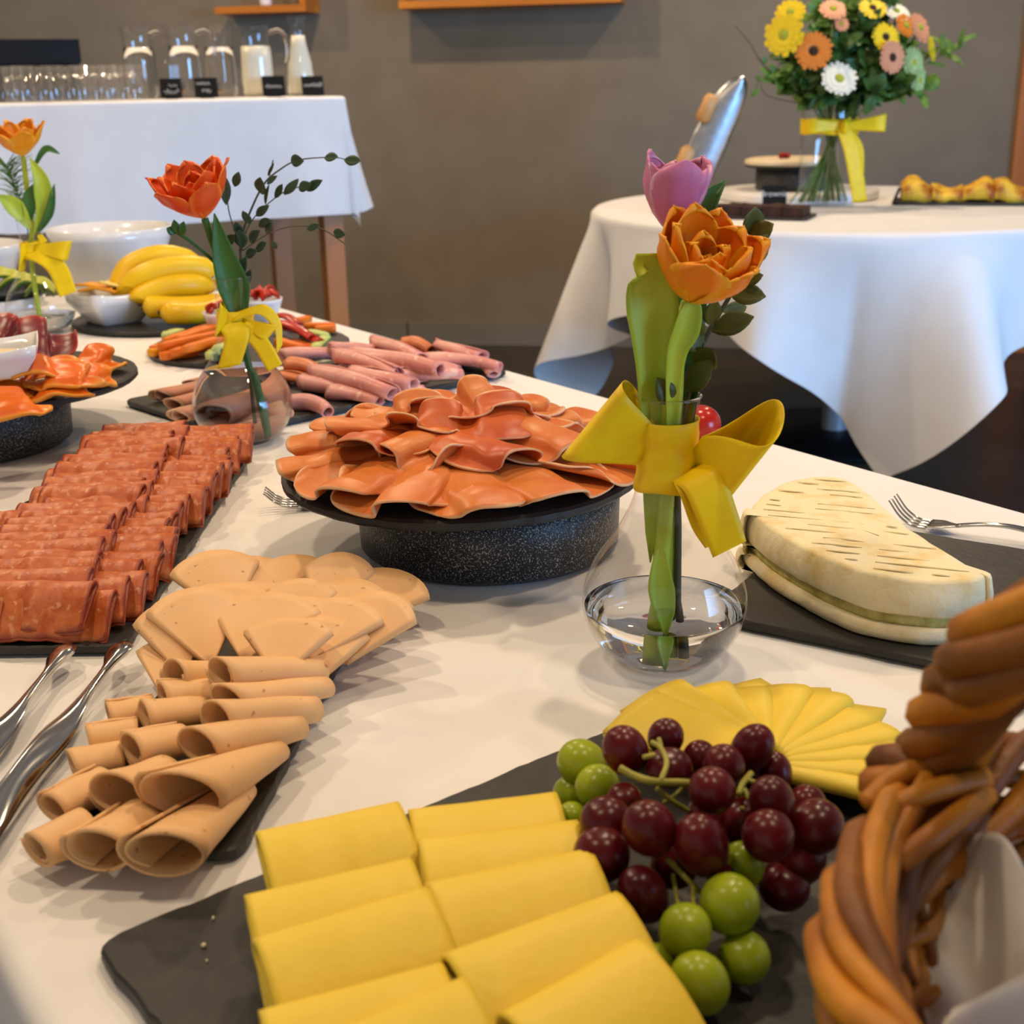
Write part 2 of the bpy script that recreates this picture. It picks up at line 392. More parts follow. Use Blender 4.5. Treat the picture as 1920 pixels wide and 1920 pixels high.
single('tablecloth', round_cloth(), M['cloth'], 'white square cloth falling in pointed folds from the round table', 'tablecloth')

# ------------------------------------------------------------------ drinks on the tall table
ZT = 1.1102
def glass_tumbler(c, label):
    t = thing('drinking_glass', c, label, 'glass', 'drinking glasses in rows on the tall table')
    part('glass_wall', lathe([(.0275, .0005), (.0285, .012), (.0335, .098), (.0325, .0985), (.0275, .014)], c, 28), M['glass'], t)
    part('glass_base', lathe([(0, 0), (.027, .0002), (.0272, .0125), (0, .0125)], c, 28), M['glass'], t); return t
gspots = []
for row in range(3):
    for k in range(5):
        p = LF+LE*(.60+.078*k+.02*row)+LD*(.075+.085*row); gspots.append((row, k, (p.x, p.y, ZT)))
g0 = None
for row, k, p in gspots:
    lab = '%s drinking glass from the right in the %s row on the tall table' % (ORD[k], ('front', 'middle', 'back')[row])
    if g0 is None: g0 = glass_tumbler(p, lab)
    else: copy_tree(g0, p, lab)
def jug(c, label, fill, liquid, hdir, handle=True):
    t = thing('glass_jug', c, label, 'jug'); h = V(hdir).normalized()
    def pr(n):
        vf = lathe([(0, .002), (.040, 0), (.047, .012), (.050, .05), (.048, .12), (.043, .165), (.043, .19), (.047, .203)], c, n)
        out = []
        for v in vf[0]:       # pull the lip into a spout opposite the handle
            k = max(0, v[2]-c[2]-.17)/.033; d = V((v[0]-c[0], v[1]-c[1], 0)); al = max(0, d.normalized().dot(-h)) if d.length > 1e-6 else 0
            out.append((v[0]-h.x*.02*k*al**4, v[1]-h.y*.02*k*al**4, v[2]+.008*k*al**4+.004*k))
        return out, vf[1]
    part('jug_body', pr(40), M['glass'], t)
    if fill: part('milk' if liquid == 'milk' else 'water', lathe([(0, .005), (.038, .005), (.045, .014), (.048, .05), (.0465, .11), (.0465 if fill < .13 else .044, fill), (0, fill)], c, 32), M[liquid], t)
    if handle:
        C0 = V(c); hp = [C0+h*.043+V((0, 0, .185)), C0+h*.075+V((0, 0, .192)), C0+h*.098+V((0, 0, .165)), C0+h*.1+V((0, 0, .12)), C0+h*.094+V((0, 0, .098))]
        part('handle', tube(spline(hp, 6), .0065, 8), M['glassy'], t)
    return t
M['glassy'] = mat('solid_glass', (1, 1, 1, 1), rough=.02, trans=1, ior=1.35)
def on_tall(p): return (p[0], p[1], ZT)
jug(on_tall((-1.1126, 4.1600, 1.1233)), 'glass water jug behind the drinking glasses, leftmost jug on the tall table', .15, 'water', (.9, -.3, 0))
jug(on_tall((-0.9652, 4.1200, 1.1207)), 'glass water jug behind the second chalk card from the left', .15, 'water', (.9, -.2, 0))
jug(on_tall((-0.8911, 4.2800, 1.1182)), 'glass water jug set back left of the milk jug', .15, 'water', (-.3, .9, 0), False)
jug(on_tall((-0.7580, 4.1800, 1.1164)), 'glass jug of milk with a curved handle', .148, 'milk', (.95, -.1, 0))
cp = on_tall((-0.6318, 4.2200, 1.1137))
t = thing('glass_carafe', cp, 'slim glass carafe of milk at the right end of the tall table', 'carafe')
part('carafe_body', lathe([(0, .001), (.036, 0), (.042, .01), (.043, .05), (.038, .1), (.026, .15), (.022, .18), (.024, .205), (.032, .235)], cp, 36), M['glass'], t)
part('milk', lathe([(0, .005), (.035, .005), (.0405, .012), (.0415, .05), (.0365, .1), (.0245, .15), (.0205, .178), (0, .178)], cp, 32), M['milk'], t)

def scribble(o, ex, ey, n_, w_, h_, seed):
    rnd = random.Random(seed); pts = []; x = 0
    for i in range(n_*4):
        x = w_*i/(n_*4-1); y = h_*(.5+.5*math.sin(i*1.9+rnd.uniform(-.6, .6)))*(1 if rnd.random() > .2 else 1.5)
        pts.append(o+ex*(x+rnd.uniform(-.001, .001))+ey*y)
    return tube(spline(pts, 3), .0007, 4)
def chalk_card(c, face, w_, h_, label, lines, group='black chalk cards', text=None):
    """black wedge card leaning back, with chalk handwriting"""
    f = V(face).normalized(); ex = V((-f.y, f.x, 0)); c = V(c); ey = (V((0, 0, 1))*.94-f*.34).normalized()
    t = thing('chalk_card', c, label, 'card', group)
    def pt(x, y, d): return c+ex*x+ey*y+f*d
    vs_ = [pt(x, y, d) for d in (0, -.004) for x, y in ((-w_/2, .002), (w_/2, .002), (w_/2, h_), (-w_/2, h_))]
    part('card_face', (vs_, [(0, 1, 2, 3), (7, 6, 5, 4), (0, 4, 5, 1), (1, 5, 6, 2), (2, 6, 7, 3), (3, 7, 4, 0)]), M['black'], t, False)
    b = [c+ex*x+f*d+V((0, 0, z)) for x in (-w_*.3, w_*.3) for d, z in ((-.004, .0), (-.03, .0), (-.03, .004), (-.007, .006))]
    part('card_foot', (b, [(0, 1, 2, 3), (7, 6, 5, 4), (0, 4, 5, 1), (1, 5, 6, 2), (2, 6, 7, 3), (3, 7, 4, 0)]), M['black'], t, False)
    for k, (x0, y0, n_, ww, hh) in enumerate(lines):
        part('chalk_writing', scribble(pt(x0*w_, y0*h_, .0008), ex, ey, n_, ww*w_, hh*h_, hash(label) % 97+k if False else len(label)*3+k), M['chalk'], t)
    if text:
        cu = bpy.data.curves.new('text', 'FONT'); cu.body = text; cu.size = h_*.36; cu.extrude = .0003; cu.align_x = 'CENTER'
        tmp = bpy.data.objects.new('tmp', cu); me = bpy.data.meshes.new_from_object(tmp)
        vs2 = [pt(v.co.x, h_*.52+v.co.y, .001+v.co.z) for v in me.vertices]; fs2 = [tuple(p.vertices) for p in me.polygons]
        bpy.data.objects.remove(tmp); part('chalk_writing', (vs2, fs2), M['chalk'], t, False)
    return t
FC = (.25, -.97, 0)
chalk_card(on_tall((-0.9799, 3.9800, 1.1189)), FC, .062, .062, 'black chalk card partly hidden behind the drinking glasses', [(-.1, .6, 2, .4, .1), (-.35, .25, 4, .7, .16)])
chalk_card(on_tall((-0.8849, 4.0200, 1.1168)), FC, .068, .062, 'black chalk card with two lines, in front of the two water jugs', [(-.42, .66, 5, .6, .12), (-.2, .26, 3, .42, .2)])
chalk_card(on_tall((-0.6897, 4.0600, 1.1159)), FC, .068, .064, 'black chalk card in front of the milk jug', [(-.36, .42, 6, .7, .14)])
chalk_card(on_tall((-0.5808, 4.1200, 1.1165)), FC, .066, .062, 'black chalk card in front of the milk carafe', [(-.42, .45, 8, .85, .16)])
p = (-1.4634, 4.0500, 1.1307)
t = thing('machine', (p[0], p[1], ZT), 'black box-shaped machine with a grey strip behind the drinking glasses', 'machine')
rz = math.atan2(-LE.y, -LE.x)
cm = V((p[0]-.1, p[1]+.12, ZT)); ex = -LE; ey = LD
def mbox(x, y, z, sx, sy, sz): q = cm+ex*x+ey*y; return box((q.x, q.y, ZT+z), (sx, sy, sz), rz)
part('housing', mbox(0, .06, .09, .5, .16, .18), M['black'], t, False)
part('head', mbox(.0, -.03, .145, .5, .10, .07), M['black'], t, False)
part('grey_strip', mbox(-.02, -.05, .055, .02, .02, .11), M['steelb'], t, False)
part('drip_tray', mbox(-.13, -.03, .008, .2, .1, .016), M['black'], t, False)

# ------------------------------------------------------------------ slates and stone stands on the buffet table
ZS = .7502                      # resting height on the cloth
TH = .007
ZP = ZS+TH                      # upper face of a slate
def slate_rect(o_, e1, e2, L, W, label, seed):
    return single('slate_board', slab(rect_outline(o_, e1, e2, L, W, seed=seed), ZS, ZP), M['slate'], label, 'slate', 'slate serving boards', smooth=False)
slate_rect((-.438, .836, 0), (1, .01, 0), (-.01, 1, 0), .160, .515, 'long slate board under the salami slices', 1)
slate_rect((-.2535, .5835, 0), (.9945, -.105, 0), (.105, .9945, 0), .109, .392, 'slate board under the beige pale sausage slices', 2)
slate_rect((-.002, .248, 0), (.79, .613, 0), (-.613, .79, 0), .418, .32, 'large slate board under the cheese slices and grapes', 3)
e1 = V((.845, -.535, 0)); e2 = V((.535, .845, 0))
slate_rect(V((.166, .859, 0))-e1*.03, e1, e2, .42, .254, 'slate board under the big wedge of soft white cheese', 4)
HB = V((-0.3273, 1.4291, 0.7500)); h1 = (V((0.0001, 1.7397, 0.7500))-HB); h2 = (V((-0.4793, 1.6471, 0.7500))-HB); h1.z = h2.z = 0
slate_rect(HB, h1, V((-h1.y, h1.x, 0)), h1.length, .245, 'slate board under the pink rolled ham', 5)
def slate_round(c, R, label, seed, z=ZS):
    return single('slate_plate', slab(round_outline(c, R, seed=seed), z, z+TH), M['slate'], label, 'slate', 'round slate plates', smooth=False)
slate_round((-.402, 1.972), .154, 'round slate plate under the raw vegetable sticks', 6)
slate_round((-.60, 2.245), .16, 'round slate plate under the bananas and the square dish', 7)
def stone_stand(cb, cp_, R, label, seed):
    t = thing('cake_stand', (cb[0], cb[1], ZS), label, 'stand', 'stone cake stands')
    part('pedestal', lathe([(0, 0), (.106, 0), (.1125, .005), (.1135, .03), (.1145, .0615), (0, .0615)], (cb[0], cb[1], ZS), 72, rough=.0008, seed=seed), M['stone'], t)
    part('slate_top', slab(round_outline(cp_, R, seed=seed, jit=.002), ZS+.0618, ZS+.0705, .0025), M['slate'], t, False)
    return t
ZC = ZS+.0708
stone_stand((-.020, 1.06), (-.043, 1.062), .154, 'black speckled stone stand under the cured ham rosette', 21)
stone_stand((-.622, 1.43), (-.596, 1.46), .16, 'black speckled stone stand under the smoked salmon', 22)

# ------------------------------------------------------------------ cured ham rosette
M['ham'] = mat('cured_ham', srgb(228, 138, 66), srgb(214, 112, 48), 26, detail=4, rough=.40, rimc=srgb(238, 188, 140), rimw=(.0, .06), bump=.0004, bscale=120)
M['hamd'] = mat('cured_ham_dark', srgb(216, 108, 48), srgb(190, 76, 32), 22, detail=4, rough=.4, rimc=srgb(232, 176, 124), rimw=(.0, .06))
M['fat'] = mat('ham_fat', srgb(240, 214, 172), srgb(232, 196, 148), 30, rough=.45, sss=.4, ssr=(1, .8, .6))
def ruffle(c, ang, r0_, r1_, wid, z0, z1, amp, waves, ph, curl, thick=.0017, nu=44, nv=12, lean=0):
    """a thin slice laid out radially around c: inner edge at r0_, wavy outer edge at r1_"""
    er = V((math.cos(ang), math.sin(ang), 0)); et = V((-er.y, er.x, 0)); c = V((c[0], c[1], 0)); sd = RU(0, 50)
    def fn(u, v):
        a = u*2-1; k = v**1.2; wv = waves*PI*a+ph
        x = wid*a*(.55+.45*v)+curl*k*math.sin(2*wv)*.5
        r = r0_+(r1_-r0_)*v*(1-.10*a*a)+.004*noise.noise((u*3, v*2, sd))
        z = z0+(z1-z0)*v+amp*k*(.5+.5*math.cos(wv))+.003*noise.noise((u*4, v*4, sd+9))+lean*v*v
        return c+er*r+et*x+V((0, 0, z))
    return sheet(fn, nu, nv, thick)
HC = (-.043, 1.062)
def crumple(c, yaw, sx, sy, z, amp, waves, ph, curl, tilt, sag, thick=.0017, nu=40, nv=22):
    """a large thin slice lying loosely folded: parallel ruffles across it, one side tilted up"""
    ex = V((math.cos(yaw), math.sin(yaw), 0)); ey = V((-ex.y, ex.x, 0)); c = V(c); sd = RU(0, 90)
    def fn(u, v):
        a, b = disk_map(u, v); k = .35+.65*v; wv = waves*PI*a+ph+.5*b
        x = sx*a+curl*k*math.sin(2*wv)*.5; y = sy*b*(1+.12*noise.noise((a*2, sd, 0)))
        zz = z+amp*k*(.5+.5*math.cos(wv))+tilt*b+sag*b*b+.004*noise.noise((a*2.2, b*2.2, sd))
        return c+ex*x+ey*y+V((0, 0, zz))
    return sheet(fn, nu, nv, thick)
n_out = 13
for k in range(n_out):
    ang = -PI/2-2*PI*k/n_out+.15+RU(-.06, .06); fr = max(0, -math.sin(ang)); R_ = .099+.012*fr+RU(-.004, .004)
    c = (HC[0]+R_*math.cos(ang), HC[1]+R_*math.sin(ang), 0)
    vf = crumple(c, ang-PI/2+RU(-.16, .16), RU(.052, .062), RU(.054, .060), ZC+.0125-.003*fr+.002*(k % 3), RU(.014, .021), RU(1.0, 1.7), RU(-1.2, 1.2), RU(.010, .022), -.0075, -.004)
    single('cured_ham_slice', vf, M['ham'], '%s cured ham slice clockwise from the front in the outer ring' % ORD[k], 'ham', 'cured ham slices on the stone stand')
n_mid = 10
for k in range(n_mid):
    ang = -PI/2-2*PI*(k+.5)/n_mid+RU(-.12, .12); R_ = .066+RU(-.008, .008)
    c = (HC[0]+R_*math.cos(ang), HC[1]+R_*math.sin(ang), 0)
    vf = crumple(c, ang-PI/2+RU(-.5, .5), RU(.040, .050), RU(.040, .048), ZC+.027+.002*(k % 3), RU(.014, .021), RU(1.0, 1.8), RU(-1.5, 1.5), RU(.008, .018), RU(-.010, .004), -.003)
    single('cured_ham_slice', vf, M['hamd' if k % 4 == 1 else 'ham'], '%s cured ham slice clockwise from the front in the middle ring' % ORD[k], 'ham', 'cured ham slices on the stone stand')
n_in = 7
for k in range(n_in):
    ang = -PI/2-2*PI*k/n_in+RU(-.3, .3); R_ = .030+RU(-.008, .010)
    c = (HC[0]+R_*math.cos(ang)*1.3, HC[1]+R_*math.sin(ang), 0)
    vf = crumple(c, RU(-.5, .5)+(PI if k % 2 else 0), RU(.036, .048), RU(.022, .032), ZC+.032+.0010*k, RU(.010, .018), RU(.9, 1.5), RU(-1.5, 1.5), RU(.008, .016), RU(.004, .012), .002)
    single('cured_ham_slice', vf, M['ham' if k % 3 else 'hamd'], '%s crumpled cured ham slice clockwise from the front at the heart of the rosette' % ORD[k], 'ham', 'cured ham slices on the stone stand')

# ------------------------------------------------------------------ rolls and folds
def roll(A, B, ra, rb, turns=1.35, thick=.0018, squash=.8, phase=0., slant=.12, ragged=.03, nu=30, nv=8, shrink=.3, bend=0., lump=.16, droop=0.):
    A, B = V(A), V(B); ax = (B-A); L = ax.length; ax.normalize(); sd = ax.cross(V((0, 0, 1))).normalized(); uu = sd.cross(ax); s_ = RU(0, 99)
    def fn(u, v):
        an = phase+u*turns*2*PI; r = (ra+(rb-ra)*v)*(1-shrink*u)
        vv = v*(1-.0)+slant*(1-v)*math.cos(an+.6)*.5+ragged*(1-v)*noise.noise((u*4, s_, 1))-.5*ragged*v*noise.noise((u*4, s_, 8))
        r *= 1+lump*noise.noise((u*2.5, v*2.2, s_)); q_ = (2*v-1)**2
        return A+ax*(L*vv)+sd*(r*math.cos(an)+bend*q_)-V((0, 0, droop*q_))+uu*(r*math.sin(an)*squash)
    return sheet(fn, nu, nv, thick)
def fold(A, B, toward, depth, rise, thick=.0022, wave=.0, nu=18, seed=0, gap=.004, bulge=.006, slump=0., taper=0.):
    """a slice folded in half: ridge from A to B, both leaves running down towards `toward`"""
    A, B = V(A), V(B); e = (B-A); L = e.length; e.normalize(); p = V(toward); p -= e*p.dot(e); p.z = 0; p.normalize()
    n_ = 22
    def prof(w_):
        # w_ 0..1: lower leaf tip -> ridge -> upper leaf tip
        if w_ < .36: s = 1-w_/.36; return s*depth, -rise*s-gap*(1-s*.6)
        if w_ > .64: s = (w_-.64)/.36; return s*depth, -rise*s**1.25+gap*(1-.75*s)+bulge*math.sin(PI*min(1, s*1.1))
        a = (w_-.36)/.28*PI; return -gap*1.3*math.sin(a), -gap*math.cos(a)
    def fn(u, v):
        d_, z_ = prof(v); k = abs(v-.5)*2
        d_ *= 1+taper*(u-.5)
        q = wave*noise.noise((u*3.2, seed, 0))*(.3+k)+wave*.6*noise.noise((u*9, seed, 3))*k
        return A+e*(L*u)+p*(d_+q*.8)+V((0, 0, z_+q-slump*u))
    return sheet(fn, nu, n_, thick)
# salami, three overlapping rows
M['salami'] = mat('salami', srgb(182, 82, 38), srgb(212, 120, 66), 60, detail=4, rough=.42, bump=.0007, bscale=140, speck=(srgb(214, 140, 96), 150, .63), rimc=srgb(150, 60, 36), rimw=(0, .05))
def salami_row(n_, x_near, x_far, y0, y1, length, z, which, mn=.9):
    for k in range(n_):
        f_ = k/(n_-1); xc = x_near+(x_far-x_near)*f_+RU(-.008, .008); y = y0+(y1-y0)*f_+RU(-.002, .002); l = length*RU(mn, 1.06)
        zz = z+.0255+RU(-.0015, .003); tl = RU(-.004, .004)
        vf = fold((xc-l/2, y-tl, zz), (xc+l/2, y+tl, zz+RU(-.002, .002)), (0, -1, 0), .031, .0225, thick=.0021, wave=.0068, seed=k*3.1+z*100, gap=.0034, bulge=.0035, nu=26)
        single('salami_slice', vf, M['salami'], '%s folded salami slice from the near end of the %s row' % (ORD[k], which), 'salami', 'folded salami slices on the long slate')
salami_row(24, -.327, -.322, .870, 1.338, .086, ZP, 'right-hand')
salami_row(24, -.358, -.390, .872, 1.335, .094, ZP+.008, 'middle')
salami_row(17, -.386, -.402, .885, 1.20, .076, ZP+.002, 'left-hand')

# pale sausage: cones and rolls on the near half, flat folded leaves on the far half
M['poultry'] = mat('poultry_sausage', srgb(240, 190, 132), srgb(232, 178, 118), 14, rough=.5, speck=(srgb(196, 132, 84), 160, .72))
rolls = [  # open end, tail, radii
 ((-0.1793, 0.7072, 0.7950), (-0.1252, 0.7475, 0.7760), .0135, .010, 'rolled'), ((-0.1707, 0.6831, 0.7890), (-0.1193, 0.7323, 0.7720), .0125, .008, 'rolled'),
 ((-0.1726, 0.6616, 0.7870), (-0.1224, 0.7052, 0.7710), .0125, .008, 'rolled'), ((-0.1767, 0.6341, 0.7850), (-0.1290, 0.6840, 0.7700), .0150, .008, 'rolled'),
 ((-0.1749, 0.5817, 0.7860), (-0.1372, 0.6565, 0.7690), .0205, .007, 'cone'), ((-0.1746, 0.5436, 0.7760), (-0.1516, 0.6192, 0.7670), .0195, .009, 'cone'),
 ((-0.2119, 0.7214, 0.7860), (-0.1915, 0.7385, 0.7780), .0125, .010, 'rolled'), ((-0.2151, 0.7059, 0.7810), (-0.1871, 0.7178, 0.7770), .0115, .010, 'rolled'),
 ((-0.2213, 0.6857, 0.7790), (-0.1886, 0.7008, 0.7740), .0125, .010, 'rolled'), ((-0.2176, 0.6436, 0.7790), (-0.1929, 0.6642, 0.7740), .0130, .011, 'rolled'),
 ((-0.2126, 0.5948, 0.7790), (-0.1944, 0.6283, 0.7720), .0160, .012, 'cone'), ((-0.2106, 0.5532, 0.7730), (-0.1968, 0.5912, 0.7680), .0165, .013, 'cone'),
 ((-0.2474, 0.7006, 0.7700), (-0.2222, 0.7101, 0.7700), .0115, .010, 'rolled'), ((-0.2511, 0.6708, 0.7700), (-0.2238, 0.6794, 0.7700), .0105, .010, 'rolled'),
 ((-0.2523, 0.6447, 0.7690), (-0.2267, 0.6558, 0.7690), .0120, .010, 'rolled'), ((-0.2483, 0.5993, 0.7690), (-0.2272, 0.6261, 0.7690), .0115, .012, 'rolled'),
 ((-0.2454, 0.5651, 0.7660), (-0.2253, 0.5851, 0.7660), .0115, .012, 'rolled')]
for k, (a, b, ra, rb, kind) in enumerate(rolls):
    col = 'right' if k < 6 else ('middle' if k < 12 else 'left'); i = k if k < 6 else (k-6 if k < 12 else k-12)
    vf = roll(a, b, ra*1.13, rb*1.15, turns=1.3 if kind == 'cone' else 1.6, thick=.0019, squash=RU(.66, .9), phase=RU(2.2, 3.4), slant=RU(.14, .24) if kind == 'cone' else RU(.05, .14), shrink=.28)
    single('sausage_slice', vf, M['poultry'], '%s rolled pale sausage slice from the far end of the %s-hand column' % (ORD[i], col), 'cold cut', 'pale sausage slices on the slate')
def leaf_slice(apex, ang, R_, spread, z, tilt, thick=.0042, curl=.006):
    """slice folded to a rounded wedge: apex low, arc raised"""
    apex = V(apex)
    def fn(u, v):
        a = ang+(u-.5)*spread; r = R_*(v*.94+.06)*(1-.06*(2*u-1)**4)
        return V((apex.x+r*math.cos(a), apex.y+r*math.sin(a), z+tilt*v*R_+curl*math.sin(PI*u)*v))
    return sheet(fn, 14, 8, thick)
leaves = [((-0.1162, 0.8455, 0.7660), 74, .062, 1.3), ((-0.1412, 0.8616, 0.7680), 84, .064, 1.2), ((-0.1660, 0.8831, 0.7680), 92, .058, 1.2), ((-0.1901, 0.8741, 0.7680), 104, .066, 1.3), ((-0.2085, 0.8674, 0.7670), 112, .064, 1.2),
          ((-0.1132, 0.8041, 0.7700), 72, .060, 1.2), ((-0.1297, 0.8071, 0.7750), 80, .060, 1.3), ((-0.1561, 0.8129, 0.7770), 92, .060, 1.2), ((-0.1809, 0.8073, 0.7760), 98, .064, 1.2), ((-0.2060, 0.8041, 0.7740), 104, .066, 1.1),
          ((-0.1136, 0.7654, 0.7760), 68, .060, 1.1), ((-0.1298, 0.7593, 0.7830), 72, .062, 1.2), ((-0.1520, 0.7585, 0.7850), 86, .060, 1.2), ((-0.1758, 0.7558, 0.7830), 92, .066, 1.2), ((-0.1975, 0.7589, 0.7790), 98, .070, 1.1), ((-0.2163, 0.7562, 0.7750), 92, .066, 1.0), ((-0.2265, 0.7396, 0.7700), 84, .060, .9), ((-0.1247, 0.7443, 0.7760), 84, .050, 1.3), ((-0.1479, 0.7245, 0.7860), 88, .052, 1.2)]
for k, (ap, an, R_, sp) in enumerate(leaves):
    single('sausage_slice', leaf_slice(ap, math.radians(an+RU(-14, 14)), R_*RU(.88, 1.05), sp*RU(.9, 1.25), ap[2]-.004, RU(.14, .34), curl=RU(.003, .012)), M['poultry'],
           '%s flat folded pale sausage slice counted from the far end of its slate' % ORD[k], 'cold cut', 'pale sausage slices on the slate')

# cheese: two columns of folded slices, then a fan of small folded slices
M['cheese'] = mat('young_cheese', srgb(242, 210, 70), srgb(238, 202, 54), 9, rough=.48, bump=.0003, bscale=220)
cheeseL = [((-0.1226, 0.5235, 0.7910), (-0.0573, 0.5480, 0.7910)), ((-0.1181, 0.4719, 0.7920), (-0.0475, 0.4964, 0.7930)), ((-0.1061, 0.4324, 0.7990), (-0.0378, 0.4641, 0.8000)), ((-0.0972, 0.3932, 0.7960), (-0.0295, 0.4165, 0.7980)), ((-0.0802, 0.3711, 0.7970), (-0.0199, 0.4027, 0.8020))]
cheeseR = [((-0.0532, 0.5465, 0.7870), (0.0199, 0.5588, 0.7880)), ((-0.0462, 0.5122, 0.7920), (0.0287, 0.5248, 0.7930)), ((-0.0388, 0.4706, 0.7970), (0.0331, 0.4937, 0.7980)), ((-0.0283, 0.4190, 0.8000), (0.0427, 0.4564, 0.8010)), ((-0.0048, 0.3868, 0.7980), (0.0499, 0.4266, 0.8000))]
for nm, lst in (('left', cheeseL), ('right', cheeseR)):
    for k, (a, b) in enumerate(lst):
        a, b = V(a), V(b); e = (b-a).normalized(); tw = V((e.y, -e.x, 0))
        rise = min(a.z, b.z)-ZP-.004
        vf = fold(a, b, tw, .058, rise, thick=.0026, wave=.0016, seed=k*2.7+len(nm), gap=.0060, bulge=.0050, nu=20)
        single('cheese_slice', vf, M['cheese'], '%s folded yellow cheese slice from the far end of the %s column' % (ORD[k], nm), 'cheese', 'large folded cheese slices')
FO = V((0.1366, 0.6124, 0.7572)); 
nf = 11
for k in range(nf):
    an = math.radians(128-k*15); rr = .068+.007*math.sin(k*1.7); d = V((math.cos(an), math.sin(an), 0)); t_ = V((-d.y, d.x, 0))
    zc = ZP+.0125+.0012*(nf-k)
    A = FO+d*.006; B = FO+d*(.022+rr)+t_*RU(-.003, .003); A.z = zc+.005; B.z = zc+.001
    vf = fold(A, B, t_, .034, .0095, thick=.0028, wave=.0012, seed=k*1.9, gap=.0036, bulge=.0015, nu=12, taper=.3)
    single('cheese_slice', vf, M['cheese'], '%s small folded cheese slice clockwise in the fan behind the grapes' % ORD[k], 'cheese', 'fan of small cheese slices')
M['cheesef'] = mat('old_cheese', srgb(226, 196, 62), srgb(218, 186, 54), 9, rough=.5)
for k, (px, an) in enumerate((((0.1449, 0.7233, 0.7595), 118), ((0.1706, 0.7183, 0.7600), 84), ((0.1927, 0.7001, 0.7605), 62), ((0.2046, 0.6718, 0.7610), 40), ((0.2108, 0.6365, 0.7615), 22))):
    a = math.radians(an); d = V((math.cos(a), math.sin(a), 0)); t_ = V((-d.y, d.x, 0)); c = V(px)-d*.012
    def fn(u, v, c=c, d=d, t_=t_, k=k): return c+t_*((u-.5)*.056)+d*((v-.4)*.056)+V((0, 0, .0008*math.sin(u*5+k)+.0012*k*0))
    single('cheese_slice', sheet(fn, 8, 8, .003), M['cheesef'], '%s flat square cheese slice clockwise at the outer edge of the fan' % ORD[k], 'cheese', 'flat cheese slices under the fan')
# crumbs on the bare slate
M['crumb'] = mat('cheese_crumb', srgb(240, 228, 190), rough=.6)
for k, (p, lab) in enumerate((((-0.1455, 0.5156, 0.7572), 'thin pale crumb on the bare end of the cheese slate, farthest of three'), ((-0.1455, 0.4954, 0.7572), 'round pale crumb on the bare end of the cheese slate'), ((-0.1418, 0.4851, 0.7572), 'tiny pale crumb nearest the viewer on the cheese slate'))):
    r_ = (.0011, .0012, .0006)[k]; single('crumb', ellipsoid((p[0], p[1], ZP+r_*.9), (r_, r_*(.5 if k == 0 else 1), r_), (0, 0, 1), 8, 6), M['crumb'], lab, 'crumb')

# ------------------------------------------------------------------ grapes
def grape_mat(name, c1, c2, tr):
    return mat(name, c1, c2, 35, rough=.27, spec=.35, sss=.4, ssr=(1, .35, .3) if 'red' in name else (.8, 1, .15), bump=.0002, bscale=60)
M['gred'] = grape_mat('red_grape', srgb(98, 20, 24), srgb(72, 12, 20), .2)
M['ggrn'] = grape_mat('green_grape', srgb(160, 174, 34), srgb(138, 156, 26), .2)
M['stem'] = mat('grape_stem', srgb(172, 164, 66), srgb(140, 138, 50), 40, rough=.5)
reds = [(0.0535, 0.5619, 0.8175, 0.0105, 0.0118), (0.0754, 0.5774, 0.8160, 0.0086, 0.0092), (0.0744, 0.5535, 0.8120, 0.0109, 0.0086), (0.0918, 0.5704, 0.8080, 0.0080, 0.0080), (0.1005, 0.5498, 0.8150, 0.0096, 0.0098), (0.1168, 0.5649, 0.8150, 0.0098, 0.0132), (0.0887, 0.5135, 0.8230, 0.0102, 0.0097), (0.1285, 0.5671, 0.8000, 0.0088, 0.0107), (0.1169, 0.5160, 0.8150, 0.0098, 0.0113), (0.1393, 0.5408, 0.7980, 0.0088, 0.0088), (0.1381, 0.5164, 0.8010, 0.0124, 0.0114), (0.1107, 0.4927, 0.8120, 0.0109, 0.0109), (0.0405, 0.5181, 0.8050, 0.0114, 0.0104), (0.0584, 0.4958, 0.8150, 0.0112, 0.0126), (0.0376, 0.5019, 0.7980, 0.0121, 0.0116), (0.0807, 0.4892, 0.8100, 0.0113, 0.0155), (0.0543, 0.4825, 0.7900, 0.0104, 0.0132), (0.0515, 0.5447, 0.8000, 0.0083, 0.0072), (0.1312, 0.5148, 0.7850, 0.0112, 0.0124), (0.1229, 0.5086, 0.7750, 0.0114, 0.0104), (0.1064, 0.5317, 0.7950, 0.0102, 0.0112), (0.0963, 0.5003, 0.7870, 0.0102, 0.0107), (0.0720, 0.5096, 0.7870, 0.0104, 0.0109), (0.0919, 0.5370, 0.7950, 0.0103, 0.0103)]
g_left = [(0.0336, 0.5921, 0.7940, 0.0122, 0.0111), (0.0406, 0.5728, 0.7910, 0.0108, 0.0103), (0.0282, 0.5873, 0.7780, 0.0095, 0.0095), (0.0270, 0.5627, 0.7790, 0.0078, 0.0081)]
g_front = [(0.1014, 0.5003, 0.7920, 0.0092, 0.0102), (0.0908, 0.4715, 0.7920, 0.0122, 0.0122), (0.0698, 0.4578, 0.7890, 0.0104, 0.0117), (0.0736, 0.4394, 0.7770, 0.0112, 0.0126), (0.0960, 0.4615, 0.7720, 0.0106, 0.0106), (0.0563, 0.4557, 0.7720, 0.0086, 0.0109)]
